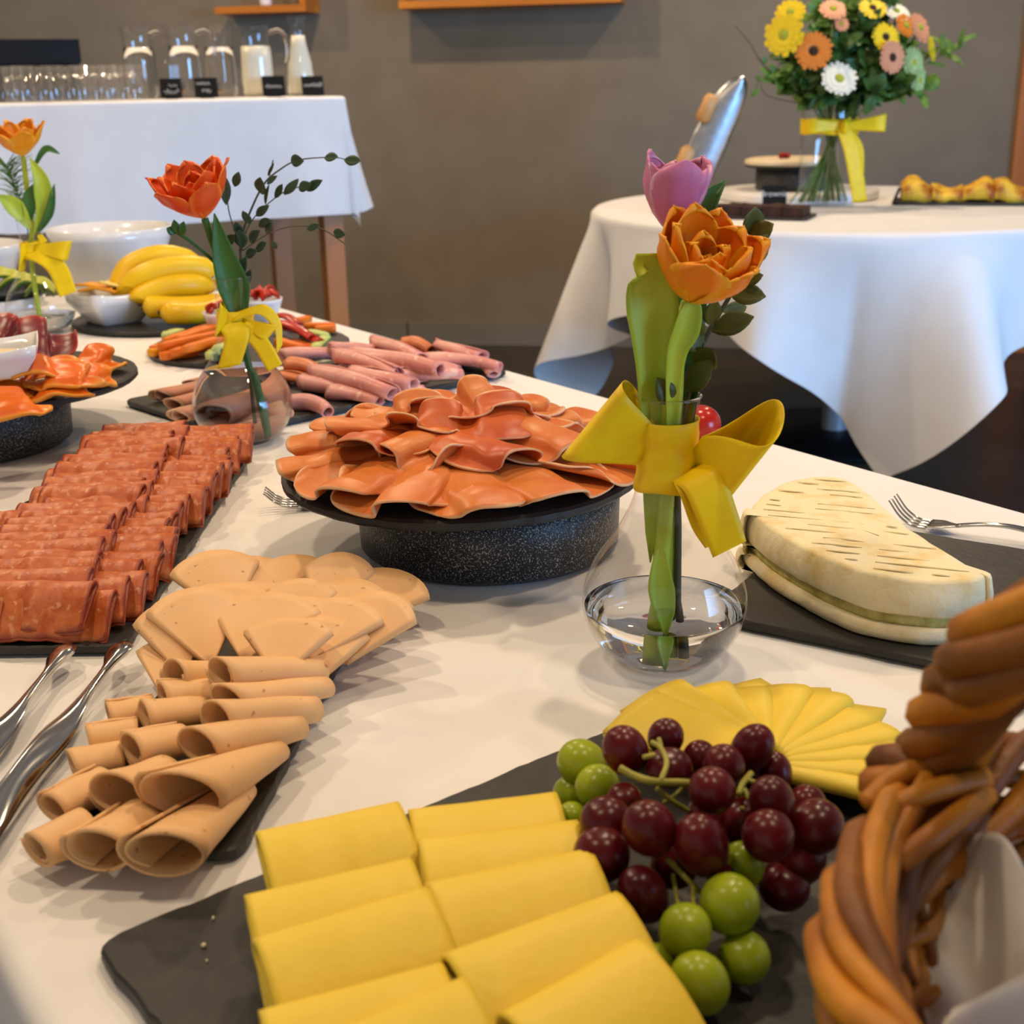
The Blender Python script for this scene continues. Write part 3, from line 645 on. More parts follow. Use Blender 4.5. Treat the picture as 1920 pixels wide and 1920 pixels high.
def grape_bunch(lst, m_, label, stems, seed):
    rnd = random.Random(seed); cx = sum(g[0] for g in lst)/len(lst); cy = sum(g[1] for g in lst)/len(lst)
    t = thing('grape_bunch', (cx, cy, ZP), label, 'grapes')
    for gx, gy, gz, rx, ry in lst:
        ax = V((rnd.uniform(-.6, .6), rnd.uniform(-.5, .2), 1)); r_ = (rx+ry)/2
        part('grape', ellipsoid((gx, gy, max(gz, ZP+ry*.9)), (rx*1.08, rx*1.08, ry*1.10), ax, 20, 14, .05), m_, t)
    for pts, r_ in stems: part('stem', tube(spline(pts, 6), [r_]*(6*(len(pts)-1)+1), 7), M['stem'], t)
    return t
grape_bunch(reds, M['gred'], 'bunch of dark red grapes piled between the cheese slices', [
    ([(0.0480, 0.5301, 0.8260), (0.0546, 0.5259, 0.8240), (0.0639, 0.5203, 0.8240), (0.0800, 0.5289, 0.8180), (0.0919, 0.5396, 0.8080)], .0019),
    ([(0.0659, 0.5202, 0.8240), (0.0705, 0.5341, 0.8260), (0.0687, 0.5449, 0.8280), (0.0652, 0.5503, 0.8280)], .0014),
    ([(0.0693, 0.5459, 0.8280), (0.0685, 0.5502, 0.8300)], .0012), ([(0.0652, 0.5366, 0.8290), (0.0594, 0.5343, 0.8290)], .0012),
    ([(0.0801, 0.5297, 0.8170), (0.0728, 0.5264, 0.8120), (0.0693, 0.5317, 0.8060)], .0011), ([(0.0646, 0.5214, 0.8200), (0.0713, 0.5224, 0.8130), (0.0802, 0.5275, 0.8040)], .0013),
    ([(0.1131, 0.5469, 0.8120), (0.1069, 0.5354, 0.8130), (0.1038, 0.5276, 0.8120)], .0016), ([(0.1096, 0.5393, 0.8130), (0.1159, 0.5385, 0.8110)], .0013), ([(0.1068, 0.5306, 0.8130), (0.1086, 0.5260, 0.8100)], .0013),
    ([(0.1049, 0.5257, 0.8060), (0.1126, 0.5319, 0.8000)], .0010)], 1)
grape_bunch(g_left, M['ggrn'], 'small bunch of green grapes left of the red grapes', [([(0.0456, 0.5685, 0.7950), (0.0491, 0.5614, 0.7930), (0.0499, 0.5547, 0.7880)], .0012)], 2)
grape_bunch(g_front, M['ggrn'], 'bunch of green grapes in front of the red grapes', [([(0.0662, 0.4945, 0.8000), (0.0744, 0.4838, 0.7960), (0.0841, 0.4835, 0.7850)], .0013), ([(0.0685, 0.4895, 0.7950), (0.0693, 0.4759, 0.7880)], .0011), ([(0.0766, 0.4827, 0.7940), (0.0752, 0.4709, 0.7860)], .0011)], 3)

# ------------------------------------------------------------------ big wedge of soft cheese, split and filled
M['rind'] = mat('white_rind', srgb(248, 234, 192), srgb(234, 202, 130), 38, detail=6, rough=.75, bump=.0016, bscale=90, contrast=(.5, .72))
M['rindtop'] = mat('white_rind_top', srgb(246, 236, 206), srgb(240, 224, 176), 22, detail=5, rough=.8, bump=.0010, bscale=70)
M['filling'] = mat('herb_filling', srgb(206, 194, 118), srgb(166, 156, 80), 70, detail=5, rough=.8, bump=.0016, bscale=180)
M['groove'] = mat('rind_groove', srgb(224, 204, 152), rough=.9)
outb = [(0.1846, 0.9822, 0.7572), (0.1966, 0.9183, 0.7572), (0.2203, 0.8606, 0.7572), (0.2459, 0.8251, 0.7572), (0.2813, 0.8063, 0.7572), (0.3127, 0.8065, 0.7572), (0.3326, 0.8190, 0.7572), (0.3282, 0.8138, 0.8010), (0.3222, 0.8407, 0.8010), (0.3130, 0.8944, 0.8010), (0.3012, 0.9788, 0.8010), (0.2920, 1.0466, 0.8010), (0.2726, 1.0668, 0.8010), (0.2402, 1.0564, 0.8010), (0.2050, 1.0163, 0.8010), (0.1817, 0.9648, 0.8010)]
def closed_spline(pts, per=10):
    P = [V((p[0], p[1], 0)) for p in pts]; n = len(P); out = []
    for i in range(n):
        a, b, c, d = P[i-1], P[i], P[(i+1) % n], P[(i+2) % n]
        for s in range(per):
            t = s/per; out.append(.5*((2*b)+(c-a)*t+(2*a-5*b+4*c-d)*t*t+(3*b-a-3*c+d)*t**3))
    return out
BO = closed_spline(outb)
bc = sum(BO, V())/len(BO)
def cheese_layer(z0, z1, ins0, ins1, rnd_, seed, crown=0.0):
    rows = [(z0, ins0+rnd_), (z0+rnd_*.6, ins0+rnd_*.2), ((z0+z1)/2, (ins0+ins1)/2-.0008), (z1-rnd_*.7, ins1+rnd_*.15), (z1-rnd_*.15, ins1+rnd_*.6), (z1, ins1+rnd_*1.6)]
    n = len(BO); vs_, F = [], []
    for z, ins in rows:
        for i, p in enumerate(BO):
            d = (p-bc); L = d.length; nz = .0013*noise.noise((p.x*70, p.y*70, z*90+seed)); k = 1-(ins+nz)/L
            vs_.append((bc.x+d.x*k, bc.y+d.y*k, z+.0010*noise.noise((p.x*50, p.y*50, seed+z*40))))
    for r in range(len(rows)-1):
        for i in range(n): j = (i+1) % n; F.append((r*n+i, r*n+j, (r+1)*n+j, (r+1)*n+i))
    base = (len(rows)-1)*n; prev = base
    for s in (.66, .33):
        st = len(vs_)
        for i, p in enumerate(BO):
            v0 = vs_[base+i]; x, y = bc.x+(v0[0]-bc.x)*s, bc.y+(v0[1]-bc.y)*s
            vs_.append((x, y, z1+crown*(1-s)+.0008*noise.noise((x*60, y*60, seed))))
        for i in range(n): j = (i+1) % n; F.append((prev+i, prev+j, st+j, st+i))
        prev = st
    vs_.append((bc.x, bc.y, z1+crown)); ci = len(vs_)-1
    for i in range(n): F.append((prev+i, prev+(i+1) % n, ci))
    F.append(tuple(range(n))[::-1]); return vs_, F
t = thing('soft_cheese', (bc.x, bc.y, ZP), 'big pale wedge of white-rind soft cheese split and filled with herbs', 'cheese')
part('lower_rind', cheese_layer(ZP+.0002, ZP+.0125, .0, .0005, .003, 1), M['rind'], t)
part('filling', cheese_layer(ZP+.0118, ZP+.0205, .0055, .007, .001, 2), M['filling'], t, label='greenish herb filling')
up_ = part('upper_rind', cheese_layer(ZP+.0195, ZP+.0465, .0022, .0045, .0035, 3, .001), M['rind'], t)
# scored lines on top
def inside(p, ins):
    P = [bc+(q-bc)*(1-ins/(q-bc).length) for q in BO]; r_ = False
    for i in range(len(P)):
        a, b = P[i-1], P[i]
        if (a.y > p.y) != (b.y > p.y) and p.x < (b.x-a.x)*(p.y-a.y)/(b.y-a.y)+a.x: r_ = not r_
    return r_
gx = (V((0.3125, 0.8454, 0.8010))-V((0.2042, 0.8869, 0.8010))).normalized(); gy = V((-gx.y, gx.x, 0))
for k in range(-9, 10):
    run = []; gap_at = .02
    for i in range(-60, 61):
        s_ = i*.003; p = bc+gx*s_+gy*(k*.0135+.0010*noise.noise((s_*40, k, 0)))
        ok = inside(p, .014) and noise.noise((s_*28, k*3.3, 5)) > -.22 and abs(s_-.012) > .003
        if ok: run.append(V((p.x, p.y, ZP+.0472)))
        if (not ok or i == 60) and run:
            if len(run) > 3: part('score_line', tube(run, lambda q: .0011*math.sin(PI*min(max(q, .08), .92))+.0002, 6, .35), M['groove'], up_)
            run = []

# ------------------------------------------------------------------ bud vases
VP = [(.030, .0008), (.037, .004), (.0475, .015), (.0545, .030), (.0565, .042), (.0548, .054), (.0475, .072), (.035, .090), (.0262, .106), (.0212, .120), (.0192, .136), (.0188, .155), (.0194, .172), (.0210, .186)]
def prof_r(z):
    for (ra, za), (rb, zb) in zip(VP, VP[1:]):
        if za <= z <= zb: return ra+(rb-ra)*(z-za)/(zb-za)
    return VP[-1][0]
def smooth_prof(P, per=4):
    return [(p[0], p[2]) for p in [V((q.x, 0, q.z)) for q in spline([(r, 0, z) for r, z in P], per)]]
def bud_vase(c, label, water):
    t = thing('bud_vase', c, label, 'vase', 'bulb-shaped glass bud vases')
    part('glass_body', lathe([(0, .0008)]+smooth_prof(VP), c, 64), M['glass'], t)
    rim = [(c[0]+.0210*math.cos(2*PI*i/48), c[1]+.0210*math.sin(2*PI*i/48), c[2]+.186) for i in range(49)]
    part('glass_rim', tube(rim, .0009, 6), M['glassy'], t)
    part('glass_foot', lathe([(0, .0002), (.029, .0002), (.0305, .0022), (.027, .0036), (0, .003)], c, 48), M['glassy'], t)
    wp = [(0, .0042), (.027, .0045)]+[(r*.975, z) for r, z in smooth_prof(VP) if .006 < z < water]+[(prof_r(water)*.975, water), (0, water)]
    part('water', lathe(wp, c, 56), M['water'], t)
    return t
def ribbon_loop(knot, tip, widthv, wid, open_, lift=0.0, thick=.0006, pinch=.35):
    """loop of ribbon leaving the knot, swinging out to tip and back"""
    K, T = V(knot), V(tip); d = T-K; wv = V(widthv).normalized(); nrm = d.cross(wv).normalized()
    def fn(u, v):
        s = math.sin(PI*u)**.75; side = math.sin(2*PI*u); w_ = wid*(pinch+(1-pinch)*s)
        return K+d*s+nrm*(open_*side*(.4+.6*s))+wv*((v-.5)*w_)+V((0, 0, lift*s*s))
    return sheet(fn, 36, 10, thick)
def ribbon_tail(pts, widthv, w0, w1, thick=.0006, twist=0.0):
    P = spline(pts, 8); n = len(P)-1; wv = V(widthv).normalized(); tz = (V(pts[-1])-V(pts[0])).normalized()
    def fn(u, v):
        i = min(int(u*n), n-1); p = P[i].lerp(P[i+1], u*n-i); q = Matrix.Rotation(twist*u, 3, tz) @ wv
        return p+q*((v-.5)*(w0+(w1-w0)*u))
    return sheet(fn, 24, 6, thick)
def neck_band(c, z0, z1, extra=.0011):
    def fn(u, v):
        a = 2*PI*u; z = z0+(z1-z0)*v+.0012*math.sin(3*a+1)*(1-v); r = prof_r(z)+extra+.0004*math.sin(v*19+math.sin(a)*1.5)
        return (c[0]+r*math.cos(a), c[1]+r*math.sin(a), c[2]+z)
    return sheet(fn, 40, 14, .0006)

# ------------------------------------------------------------------ tulips and sprigs
M['tul_o'] = mat('orange_yellow_petal', srgb(254, 150, 16), srgb(246, 108, 6), 12, rough=.45, rimc=srgb(252, 178, 24), rimw=(.0, .55), stretch=(1, 1, .3))
M['tul_r'] = mat('orange_red_petal', srgb(240, 100, 14), srgb(222, 52, 8), 14, rough=.45, rimc=srgb(246, 130, 40), rimw=(.02, .4))
M['tul_y'] = mat('amber_petal', srgb(246, 164, 18), srgb(236, 126, 14), 14, rough=.45, rimc=srgb(248, 180, 40), rimw=(.02, .4))
M['tul_p'] = mat('pink_petal', srgb(226, 140, 170), srgb(206, 112, 164), 16, rough=.45, rimc=srgb(228, 184, 204), rimw=(.0, .2))
M['green'] = mat('tulip_green', srgb(194, 208, 62), srgb(148, 184, 44), 30, rough=.42, stretch=(1, 1, .15))
M['greend'] = mat('tulip_green_dark', srgb(66, 118, 44), srgb(44, 92, 40), 30, rough=.4, stretch=(1, 1, .15))
M['olive'] = mat('olive_leaf', srgb(96, 98, 40), srgb(70, 78, 32), 25, rough=.45)
M['euca'] = mat('eucalyptus_leaf', srgb(64, 90, 60), srgb(48, 72, 50), 25, rough=.5)
M['twig'] = mat('twig', srgb(74, 70, 44), rough=.6)
def petal(base, axis, az, length, width, spread, cup, tipout, e1, e2, ruff=0, seed=0):
    """petal rising from base along axis at azimuth az: spread = opening of the cup, tipout = lip flare"""
    B = V(base); a = V(axis); rad = e1*math.cos(az)+e2*math.sin(az); tan = a.cross(rad)
    def fn(u, v):
        v = 1-(1-v)**2.2; s = u*2-1; w_ = width*min(1, .25+(v/.5)**.8*.75)*(math.sqrt(max(0, 1-max(0, (v-.70)/.30)**2.3))*.985+.015)
        r = spread*(math.sin(PI*.5*min(1, v*1.35))**.9)+tipout*v**3
        h = length*v-.10*length*s*s*v
        q = ruff*noise.noise((u*4, v*3, seed))*v; de = s*w_/max(r, spread*.45)
        return B+a*h+(rad*math.cos(de)+tan*math.sin(de))*(r*(1-.06*s*s)+q)
    return sheet(fn, 12, 18, .0009)
def tulip(root, head, axis, scale, m_, rings, seed=0):
    a = V(axis).normalized(); x = V((1, 0, 0)); e1 = (x-a*x.dot(a)).normalized(); e2 = a.cross(e1); rnd = random.Random(seed)
    for n_, sp, ln, wd, tip, ph in rings:
        for k in range(n_):
            part('petal', petal(head, a, ph+2*PI*k/n_+rnd.uniform(-.12, .12), ln*scale*rnd.uniform(.93, 1.07), wd*scale*rnd.uniform(.9, 1.1), sp*scale, 1.1, tip*scale*rnd.uniform(.6, 1.3), e1, e2, .004*scale/.05, k+seed), m_, root)
def leaf_blade(pts, width, nrmv, fold_=.35, peak=.4, thick=.0008, curl=0):
    P = spline(pts, 8); n = len(P)-1; N0 = V(nrmv).normalized()
    def fn(u, v):
        i = min(int(u*n), n-1); p = P[i].lerp(P[i+1], u*n-i); t_ = (P[i+1]-P[i]).normalized(); sd = t_.cross(N0).normalized(); nn = sd.cross(t_)
        w_ = width*(max(0, u/peak)**.6 if u < peak else max(0.0, 1-((u-peak)/(1-peak))**1.8))+.0004; s = v*2-1
        return p+sd*(s*w_)+nn*(fold_*w_*s*s)
    return sheet(fn, 22, 8, thick)
def oval_leaf(base, tip, width, nrmv, bend=.15, thick=.0006, peak=.5):
    A, B = V(base), V(tip); d = B-A; N0 = V(nrmv); sd = d.cross(N0).normalized(); nn = sd.cross(d).normalized()
    def fn(u, v):
        s = v*2-1; w_ = width*math.sin(PI*u**(math.log(.5)/math.log(peak)))**.8
        return A+d*u+sd*(s*w_)+nn*(bend*d.length*math.sin(PI*u)*.5+.18*w_*abs(s))
    return sheet(fn, 8, 4, thick)

# ---- nearest vase
VA = (.1035, .815, ZS)
va = bud_vase(VA, 'glass bud vase with the wide yellow bow in front of the soft cheese', .0395)
bw = part('ribbon_band', neck_band(VA, .124, .171), M['yrib'], va, label='yellow ribbon wound round the vase neck')
kn = V((VA[0]+.002, VA[1]-.022, VA[2]+.150))
part('bow_loop', ribbon_loop(V((VA[0]-.014, VA[1]-.012, VA[2]+.153)), (0.0544, 0.8150, 0.9199), (.62, -.1, .8), .064, .018, .002, pinch=.42), M['yrib'], bw)
part('bow_loop', ribbon_loop(V((VA[0]+.015, VA[1]-.012, VA[2]+.152)), (0.1581, 0.7900, 0.9048), (.34, -.55, .78), .070, .024, -.002, pinch=.42), M['yrib'], bw)
part('bow_tail', ribbon_tail([(VA[0]+.013, VA[1]-.016, VA[2]+.140), (0.1237, 0.7850, 0.8856), (0.1332, 0.7800, 0.8618), (0.1404, 0.7780, 0.8422)], (.9, .2, .38), .030, .024, twist=.25), M['yrib'], bw)
part('bow_tail', ribbon_tail([(VA[0]+.010, VA[1]-.018, VA[2]+.136), (0.1170, 0.7900, 0.8788), (0.1245, 0.7900, 0.8567), (0.1327, 0.7900, 0.8417)], (.75, .6, .2), .022, .014, twist=.5), M['yrib'], bw)
# orange double tulip
hd = V((0.1144, 0.8080, 0.9981)); 
tu = thing('tulip', VA, 'orange double tulip with yellow edges in the nearest vase', 'tulip')
part('stem', tube(spline([(VA[0]-.004, VA[1], VA[2]+.010), (VA[0]-.003, VA[1], VA[2]+.06), (VA[0]+.0, VA[1]-.002, VA[2]+.13), (0.1071, 0.8120, 0.9374), (0.1078, 0.8100, 0.9727), (0.1123, 0.8080, 0.9901), hd], 8), lambda q: .0062-.0012*q, 10), M['green'], tu)
tulip(tu, hd, (.20, -.50, .84), .055, M['tul_o'], [(6, .52, .95, .40, .10, .2), (5, .42, 1.0, .36, .02, .7), (4, .26, .82, .26, -.06, .3), (3, .12, .66, .18, -.04, 1.0)], 3)
part('leaf', leaf_blade([(VA[0]-.010, VA[1], VA[2]+.07), (VA[0]-.010, VA[1]-.004, VA[2]+.15), (0.0934, 0.8060, 0.9531), (0.0906, 0.8040, 0.9878), (0.0877, 0.8020, 1.0116), (0.0836, 0.7960, 1.0234), (0.0801, 0.7900, 1.0168)], .0165, (.15, -1, .1), .3, .55), M['green'], tu)
part('leaf', leaf_blade([(VA[0]+.002, VA[1]-.006, VA[2]+.12), (0.1042, 0.8000, 0.9576), (0.1101, 0.7980, 0.9818), (0.1138, 0.7980, 0.9968), (0.1142, 0.7980, 1.0067)], .0085, (.3, -1, .1), .5, .5), M['green'], tu)
part('lower_leaf', leaf_blade([(VA[0]-.004, VA[1]-.005, VA[2]+.085), (VA[0]-.004, VA[1]-.007, VA[2]+.06), (VA[0]-.001, VA[1]-.008, VA[2]+.036), (VA[0]+.0, VA[1]-.009, VA[2]+.008)], .0085, (0, -1, .1), .3, .4), M['green'], tu)
# pink tulip behind it
hp = V((0.1042, 0.8300, 1.0377))
tp = thing('tulip', (VA[0]+.004, VA[1]+.006, VA[2]), 'closed pink tulip standing tallest in the nearest vase', 'tulip')
part('stem', tube(spline([(VA[0]+.004, VA[1]+.008, VA[2]+.012), (VA[0]+.004, VA[1]+.008, VA[2]+.12), (VA[0]+.003, VA[1]+.012, VA[2]+.2), hp], 8), .0042, 9), M['green'], tp)
tulip(tp, hp, (.10, -.05, 1), .052, M['tul_p'], [(3, .40, .92, .42, -.02, .5), (3, .36, .88, .40, .0, 1.55)], 5)
part('leaf', leaf_blade([(VA[0]+.008, VA[1]+.006, VA[2]+.11), (0.1200, 0.8250, 0.9520), (0.1217, 0.8400, 0.9950), (0.1286, 0.8450, 1.0491), (0.1418, 0.8500, 1.0693)], .011, (-.5, -1, .1), .5, .5), M['greend'], tp)
part('leaf', leaf_blade([(0.1063, 0.8260, 1.0112), (0.1065, 0.8220, 1.0418), (0.1069, 0.8180, 1.0624)], .006, (.2, -1, 0), .5, .4), M['greend'], tp)
# leafy sprig with olive leaves
sp = thing('leafy_sprig', (VA[0]+.010, VA[1]+.004, VA[2]), 'dark olive leafy sprig right of the tulips in the nearest vase', 'sprig')
part('stem', tube(spline([(VA[0]+.010, VA[1]+.004, VA[2]+.012), (VA[0]+.009, VA[1]+.004, VA[2]+.09), (VA[0]+.008, VA[1]+.004, VA[2]+.14), (0.1204, 0.8220, 0.9491), (0.1303, 0.8240, 0.9766), (0.1434, 0.8280, 0.9981), (0.1542, 0.8320, 1.0230), (0.1602, 0.8360, 1.0443)], 8), lambda q: .0026-.0016*q, 7), M['twig'], sp)
for bx, tx, w_ in (((0.1321, 0.8240, 0.9759), (0.1573, 0.8150, 0.9866), .0078), ((0.1198, 0.8220, 0.9702), (0.1165, 0.8120, 0.9910), .0085), ((0.1262, 0.8220, 0.9666), (0.1118, 0.8150, 0.9769), .0078), ((0.1220, 0.8220, 0.9526), (0.1312, 0.8100, 0.9671), .0095), ((0.1145, 0.8200, 0.9372), (0.1301, 0.8060, 0.9610), .0085), ((0.1434, 0.8280, 0.9992), (0.1653, 0.8200, 0.9986), .0075), ((0.1489, 0.8280, 1.0066), (0.1630, 0.8200, 1.0122), .0050), ((0.1513, 0.8300, 1.0165), (0.1649, 0.8200, 1.0376), .0080), ((0.1545, 0.8320, 1.0331), (0.1687, 0.8220, 1.0439), .0075), ((0.1554, 0.8320, 1.0365), (0.1573, 0.8260, 1.0543), .0082), ((0.1299, 0.8220, 0.9804), (0.1312, 0.8120, 0.9992), .0062), ((0.1038, 0.8040, 0.9323), (0.0941, 0.8000, 0.9516), .0070), ((0.1386, 0.8240, 0.9886), (0.1569, 0.8400, 0.9890), .005), ((0.1205, 0.8220, 0.9437), (0.1322, 0.8200, 0.9510), .006)):
    part('leaf', oval_leaf(bx, tx, w_, (.1+RU(-.4, .4), -1, .5), RU(-.1, .25)), M['olive'], sp)

# ---- middle vase
VB = (-.3035, 1.42, ZS)
vb = bud_vase(VB, 'glass bud vase nearly full of water in front of the pink ham', .083)
bw = part('ribbon_band', neck_band(VB, .122, .150), M['yrib'], vb, label='yellow ribbon tied round the vase neck')
part('bow_loop', ribbon_loop((VB[0]-.004, VB[1]-.019, VB[2]+.142), (-0.3183, 1.4000, 0.8943), (.25, .1, 1), .040, .012, -.002), M['yrib'], bw)
part('bow_loop', ribbon_loop((VB[0]+.010, VB[1]-.017, VB[2]+.140), (-0.2592, 1.4000, 0.8731), (.7, .1, .75), .022, .012, .004), M['yrib'], bw)
part('bow_tail', ribbon_tail([(VB[0]-.004, VB[1]-.021, VB[2]+.138), (-0.2969, 1.3900, 0.8757), (-0.3070, 1.3850, 0.8427)], (1, .1, .15), .030, .026), M['yrib'], bw)
part('bow_tail', ribbon_tail([(VB[0]+.008, VB[1]-.020, VB[2]+.136), (-0.2729, 1.3900, 0.8694), (-0.2568, 1.3850, 0.8405)], (.9, .1, .4), .020, .018), M['yrib'], bw)
part('bow_tail', ribbon_tail([(VB[0]+.004, VB[1]-.019, VB[2]+.145), (-0.2697, 1.4000, 0.9027), (-0.2536, 1.4000, 0.8848), (-0.2533, 1.4000, 0.8581)], (.5, .4, .7), .014, .012), M['yrib'], bw)
hb = V((-0.3234, 1.4050, 1.0004))
tb = thing('tulip', VB, 'wide open orange-red tulip in the middle vase', 'tulip')
part('stem', tube(spline([(VB[0]+.024, VB[1]-.01, VB[2]+.012), (VB[0]+.014, VB[1]-.004, VB[2]+.07), (VB[0]+.003, VB[1], VB[2]+.14), (-0.3070, 1.4200, 0.9354), (-0.3184, 1.4120, 0.9713), hb], 8), .0040, 9), M['greend'], tb)
tulip(tb, hb, (-.20, -.30, .93), .056, M['tul_r'], [(6, .60, .98, .40, .22, .1), (5, .46, .98, .36, .10, .6), (4, .30, .85, .28, .0, .2)], 8)
part('leaf', leaf_blade([(VB[0]+.006, VB[1]-.006, VB[2]+.13), (-0.2991, 1.4100, 0.9222), (-0.3064, 1.4050, 0.9605), (-0.3115, 1.4000, 1.0063)], .0165, (.2, -1, .1), .4, .35), M['greend'], tb)
part('side_shoot', tube(spline([(-0.3041, 1.4150, 0.9302), (-0.3196, 1.4100, 0.9544), (-0.3396, 1.4050, 0.9754), (-0.3571, 1.4000, 0.9892)], 6), .0020, 7), M['greend'], tb)
for q in (((-0.3545, 1.4000, 0.9864), (-0.3630, 1.3950, 0.9921)), ((-0.3518, 1.4000, 0.9846), (-0.3541, 1.3950, 1.0009)), ((-0.3491, 1.4000, 0.9829), (-0.3435, 1.3950, 0.9990))):
    part('leaflet', oval_leaf(q[0], q[1], .005, (0, -1, .3)), M['greend'], tb)
eu = thing('eucalyptus_sprig', (VB[0]+.008, VB[1]+.004, VB[2]), 'thin eucalyptus sprig with small round leaves in the middle vase', 'sprig')
e0 = V((VB[0]+.008, VB[1]+.004, VB[2]+.02))
main = [e0, V((VB[0]+.008, VB[1]+.004, VB[2]+.13)), (-0.2930, 1.4250, 0.9461), (-0.2915, 1.4300, 0.9744), (-0.2808, 1.4350, 1.0024), (-0.2634, 1.4400, 1.0329), (-0.2457, 1.4450, 1.0475), (-0.2254, 1.4500, 1.0569), (-0.1909, 1.4550, 1.0588), (-0.1712, 1.4600, 1.0554)]
part('stem', tube(spline(main, 8), lambda q: .0018-.0013*q, 6), M['twig'], eu)
br = [[(-0.2918, 1.4300, 0.9716), (-0.2762, 1.4300, 0.9971), (-0.2512, 1.4300, 1.0182), (-0.2331, 1.4300, 1.0274), (-0.2067, 1.4300, 1.0325)], [(-0.2897, 1.4250, 0.9634), (-0.2987, 1.4150, 1.0046), (-0.2975, 1.4100, 1.0385)], [(-0.2569, 1.4400, 1.0413), (-0.2516, 1.4400, 1.0580)], [(-0.2908, 1.4300, 0.9629), (-0.2630, 1.4300, 0.9796), (-0.2361, 1.4300, 0.9877), (-0.2041, 1.4300, 0.9854), (-0.1771, 1.4300, 0.9676)]]
for b_ in br: part('twig', tube(spline(b_, 6), .0007, 5), M['twig'], eu)
lv = [((-0.2309, 1.4300, 1.0581), (-0.2148, 1.4180, 1.0573), 0.0049), ((-0.1946, 1.4300, 1.0596), (-0.1781, 1.4180, 1.0610), 0.0040), ((-0.1735, 1.4300, 1.0570), (-0.1544, 1.4180, 1.0562), 0.0044), ((-0.2642, 1.4300, 1.0224), (-0.2628, 1.4180, 1.0417), 0.0058), ((-0.2411, 1.4300, 1.0219), (-0.2218, 1.4180, 1.0392), 0.0036), ((-0.2512, 1.4300, 1.0182), (-0.2394, 1.4180, 1.0340), 0.0031), ((-0.2245, 1.4300, 1.0273), (-0.2079, 1.4180, 1.0334), 0.0044), ((-0.2159, 1.4300, 1.0254), (-0.1962, 1.4180, 1.0371), 0.0040), ((-0.3046, 1.4300, 1.0119), (-0.3004, 1.4180, 1.0435), 0.0044), ((-0.2936, 1.4300, 1.0314), (-0.2852, 1.4180, 1.0477), 0.0036), ((-0.2587, 1.4300, 1.0335), (-0.2444, 1.4180, 1.0424), 0.0027), ((-0.2730, 1.4300, 0.9999), (-0.2554, 1.4180, 1.0119), 0.0036), ((-0.2796, 1.4300, 0.9914), (-0.2847, 1.4180, 1.0069), 0.0036), ((-0.2910, 1.4300, 0.9802), (-0.2931, 1.4180, 0.9957), 0.0040), ((-0.2711, 1.4300, 0.9884), (-0.2565, 1.4180, 0.9979), 0.0036), ((-0.2905, 1.4300, 0.9657), (-0.2904, 1.4180, 0.9872), 0.0058), ((-0.2824, 1.4300, 0.9714), (-0.2674, 1.4180, 0.9856), 0.0044), ((-0.2630, 1.4300, 0.9796), (-0.2539, 1.4180, 0.9950), 0.0036), ((-0.2773, 1.4300, 0.9626), (-0.2615, 1.4180, 0.9723), 0.0040), ((-0.2883, 1.4300, 0.9570), (-0.2726, 1.4180, 0.9640), 0.0040), ((-0.2952, 1.4300, 0.9455), (-0.3022, 1.4180, 0.9588), 0.0036), ((-0.2188, 1.4300, 0.9845), (-0.2022, 1.4180, 0.9900), 0.0031), ((-0.1898, 1.4300, 0.9811), (-0.1750, 1.4180, 0.9792), 0.0040), ((-0.2974, 1.4300, 0.9338), (-0.2847, 1.4180, 0.9584), 0.0040), ((-0.2945, 1.4300, 0.9190), (-0.2813, 1.4180, 0.9439), 0.0036), ((-0.3108, 1.4300, 0.9690), (-0.2955, 1.4180, 0.9816), 0.0040), ((-0.2577, 1.4300, 0.9726), (-0.2503, 1.4180, 0.9658), 0.0027), ((-0.2569, 1.4300, 1.0419), (-0.2468, 1.4180, 1.0563), 0.0013), ((-0.2617, 1.4300, 1.0110), (-0.2537, 1.4180, 1.0343), 0.0018)]
for a, b, w_ in lv:
    part('leaf', oval_leaf(a, b, w_*1.35, (RU(-.4, .4), -1, RU(0, .6)), RU(-.1, .2)), M['euca'], eu)

# ---- far left vase
VC = (-.783, 2.15, ZS)
vc = bud_vase(VC, 'glass bud vase at the far left beside the square dish', .030)
bw = part('ribbon_band', neck_band(VC, .122, .150), M['yrib'], vc, label='yellow ribbon tied round the vase neck')
part('bow_loop', ribbon_loop((VC[0]-.004, VC[1]-.019, VC[2]+.140), (-0.7949, 2.1300, 0.8778), (.2, .1, 1), .046, .014, -.002), M['yrib'], bw)
part('bow_loop', ribbon_loop((VC[0]+.008, VC[1]-.019, VC[2]+.142), (-0.7167, 2.1300, 0.8866), (.3, .1, .9), .034, .012, .0), M['yrib'], bw)
part('bow_tail', ribbon_tail([(VC[0]+.006, VC[1]-.021, VC[2]+.136), (-0.7385, 2.1200, 0.8624), (-0.7225, 2.1150, 0.8176)], (1, .1, .3), .036, .030), M['yrib'], bw)
part('bow_tail', ribbon_tail([(VC[0]+.002, VC[1]-.021, VC[2]+.150), (-0.7586, 2.1300, 0.9004), (-0.7621, 2.1300, 0.9133)], (1, .1, .2), .022, .008), M['yrib'], bw)
hc = V((-0.7746, 2.1400, 1.0357))
tcn = thing('tulip', VC, 'amber orange tulip at the far left edge', 'tulip')
part('stem', tube(spline([(VC[0]-.004, VC[1], VC[2]+.012), (VC[0]-.005, VC[1], VC[2]+.12), (-0.7791, 2.1500, 0.9287), (-0.7778, 2.1450, 0.9887), hc], 8), .0042, 9), M['green'], tcn)
tulip(tcn, hc, (0, -.25, 1), .056, M['tul_y'], [(5, .58, .95, .42, .16, .3), (4, .42, .95, .36, .05, .8)], 13)
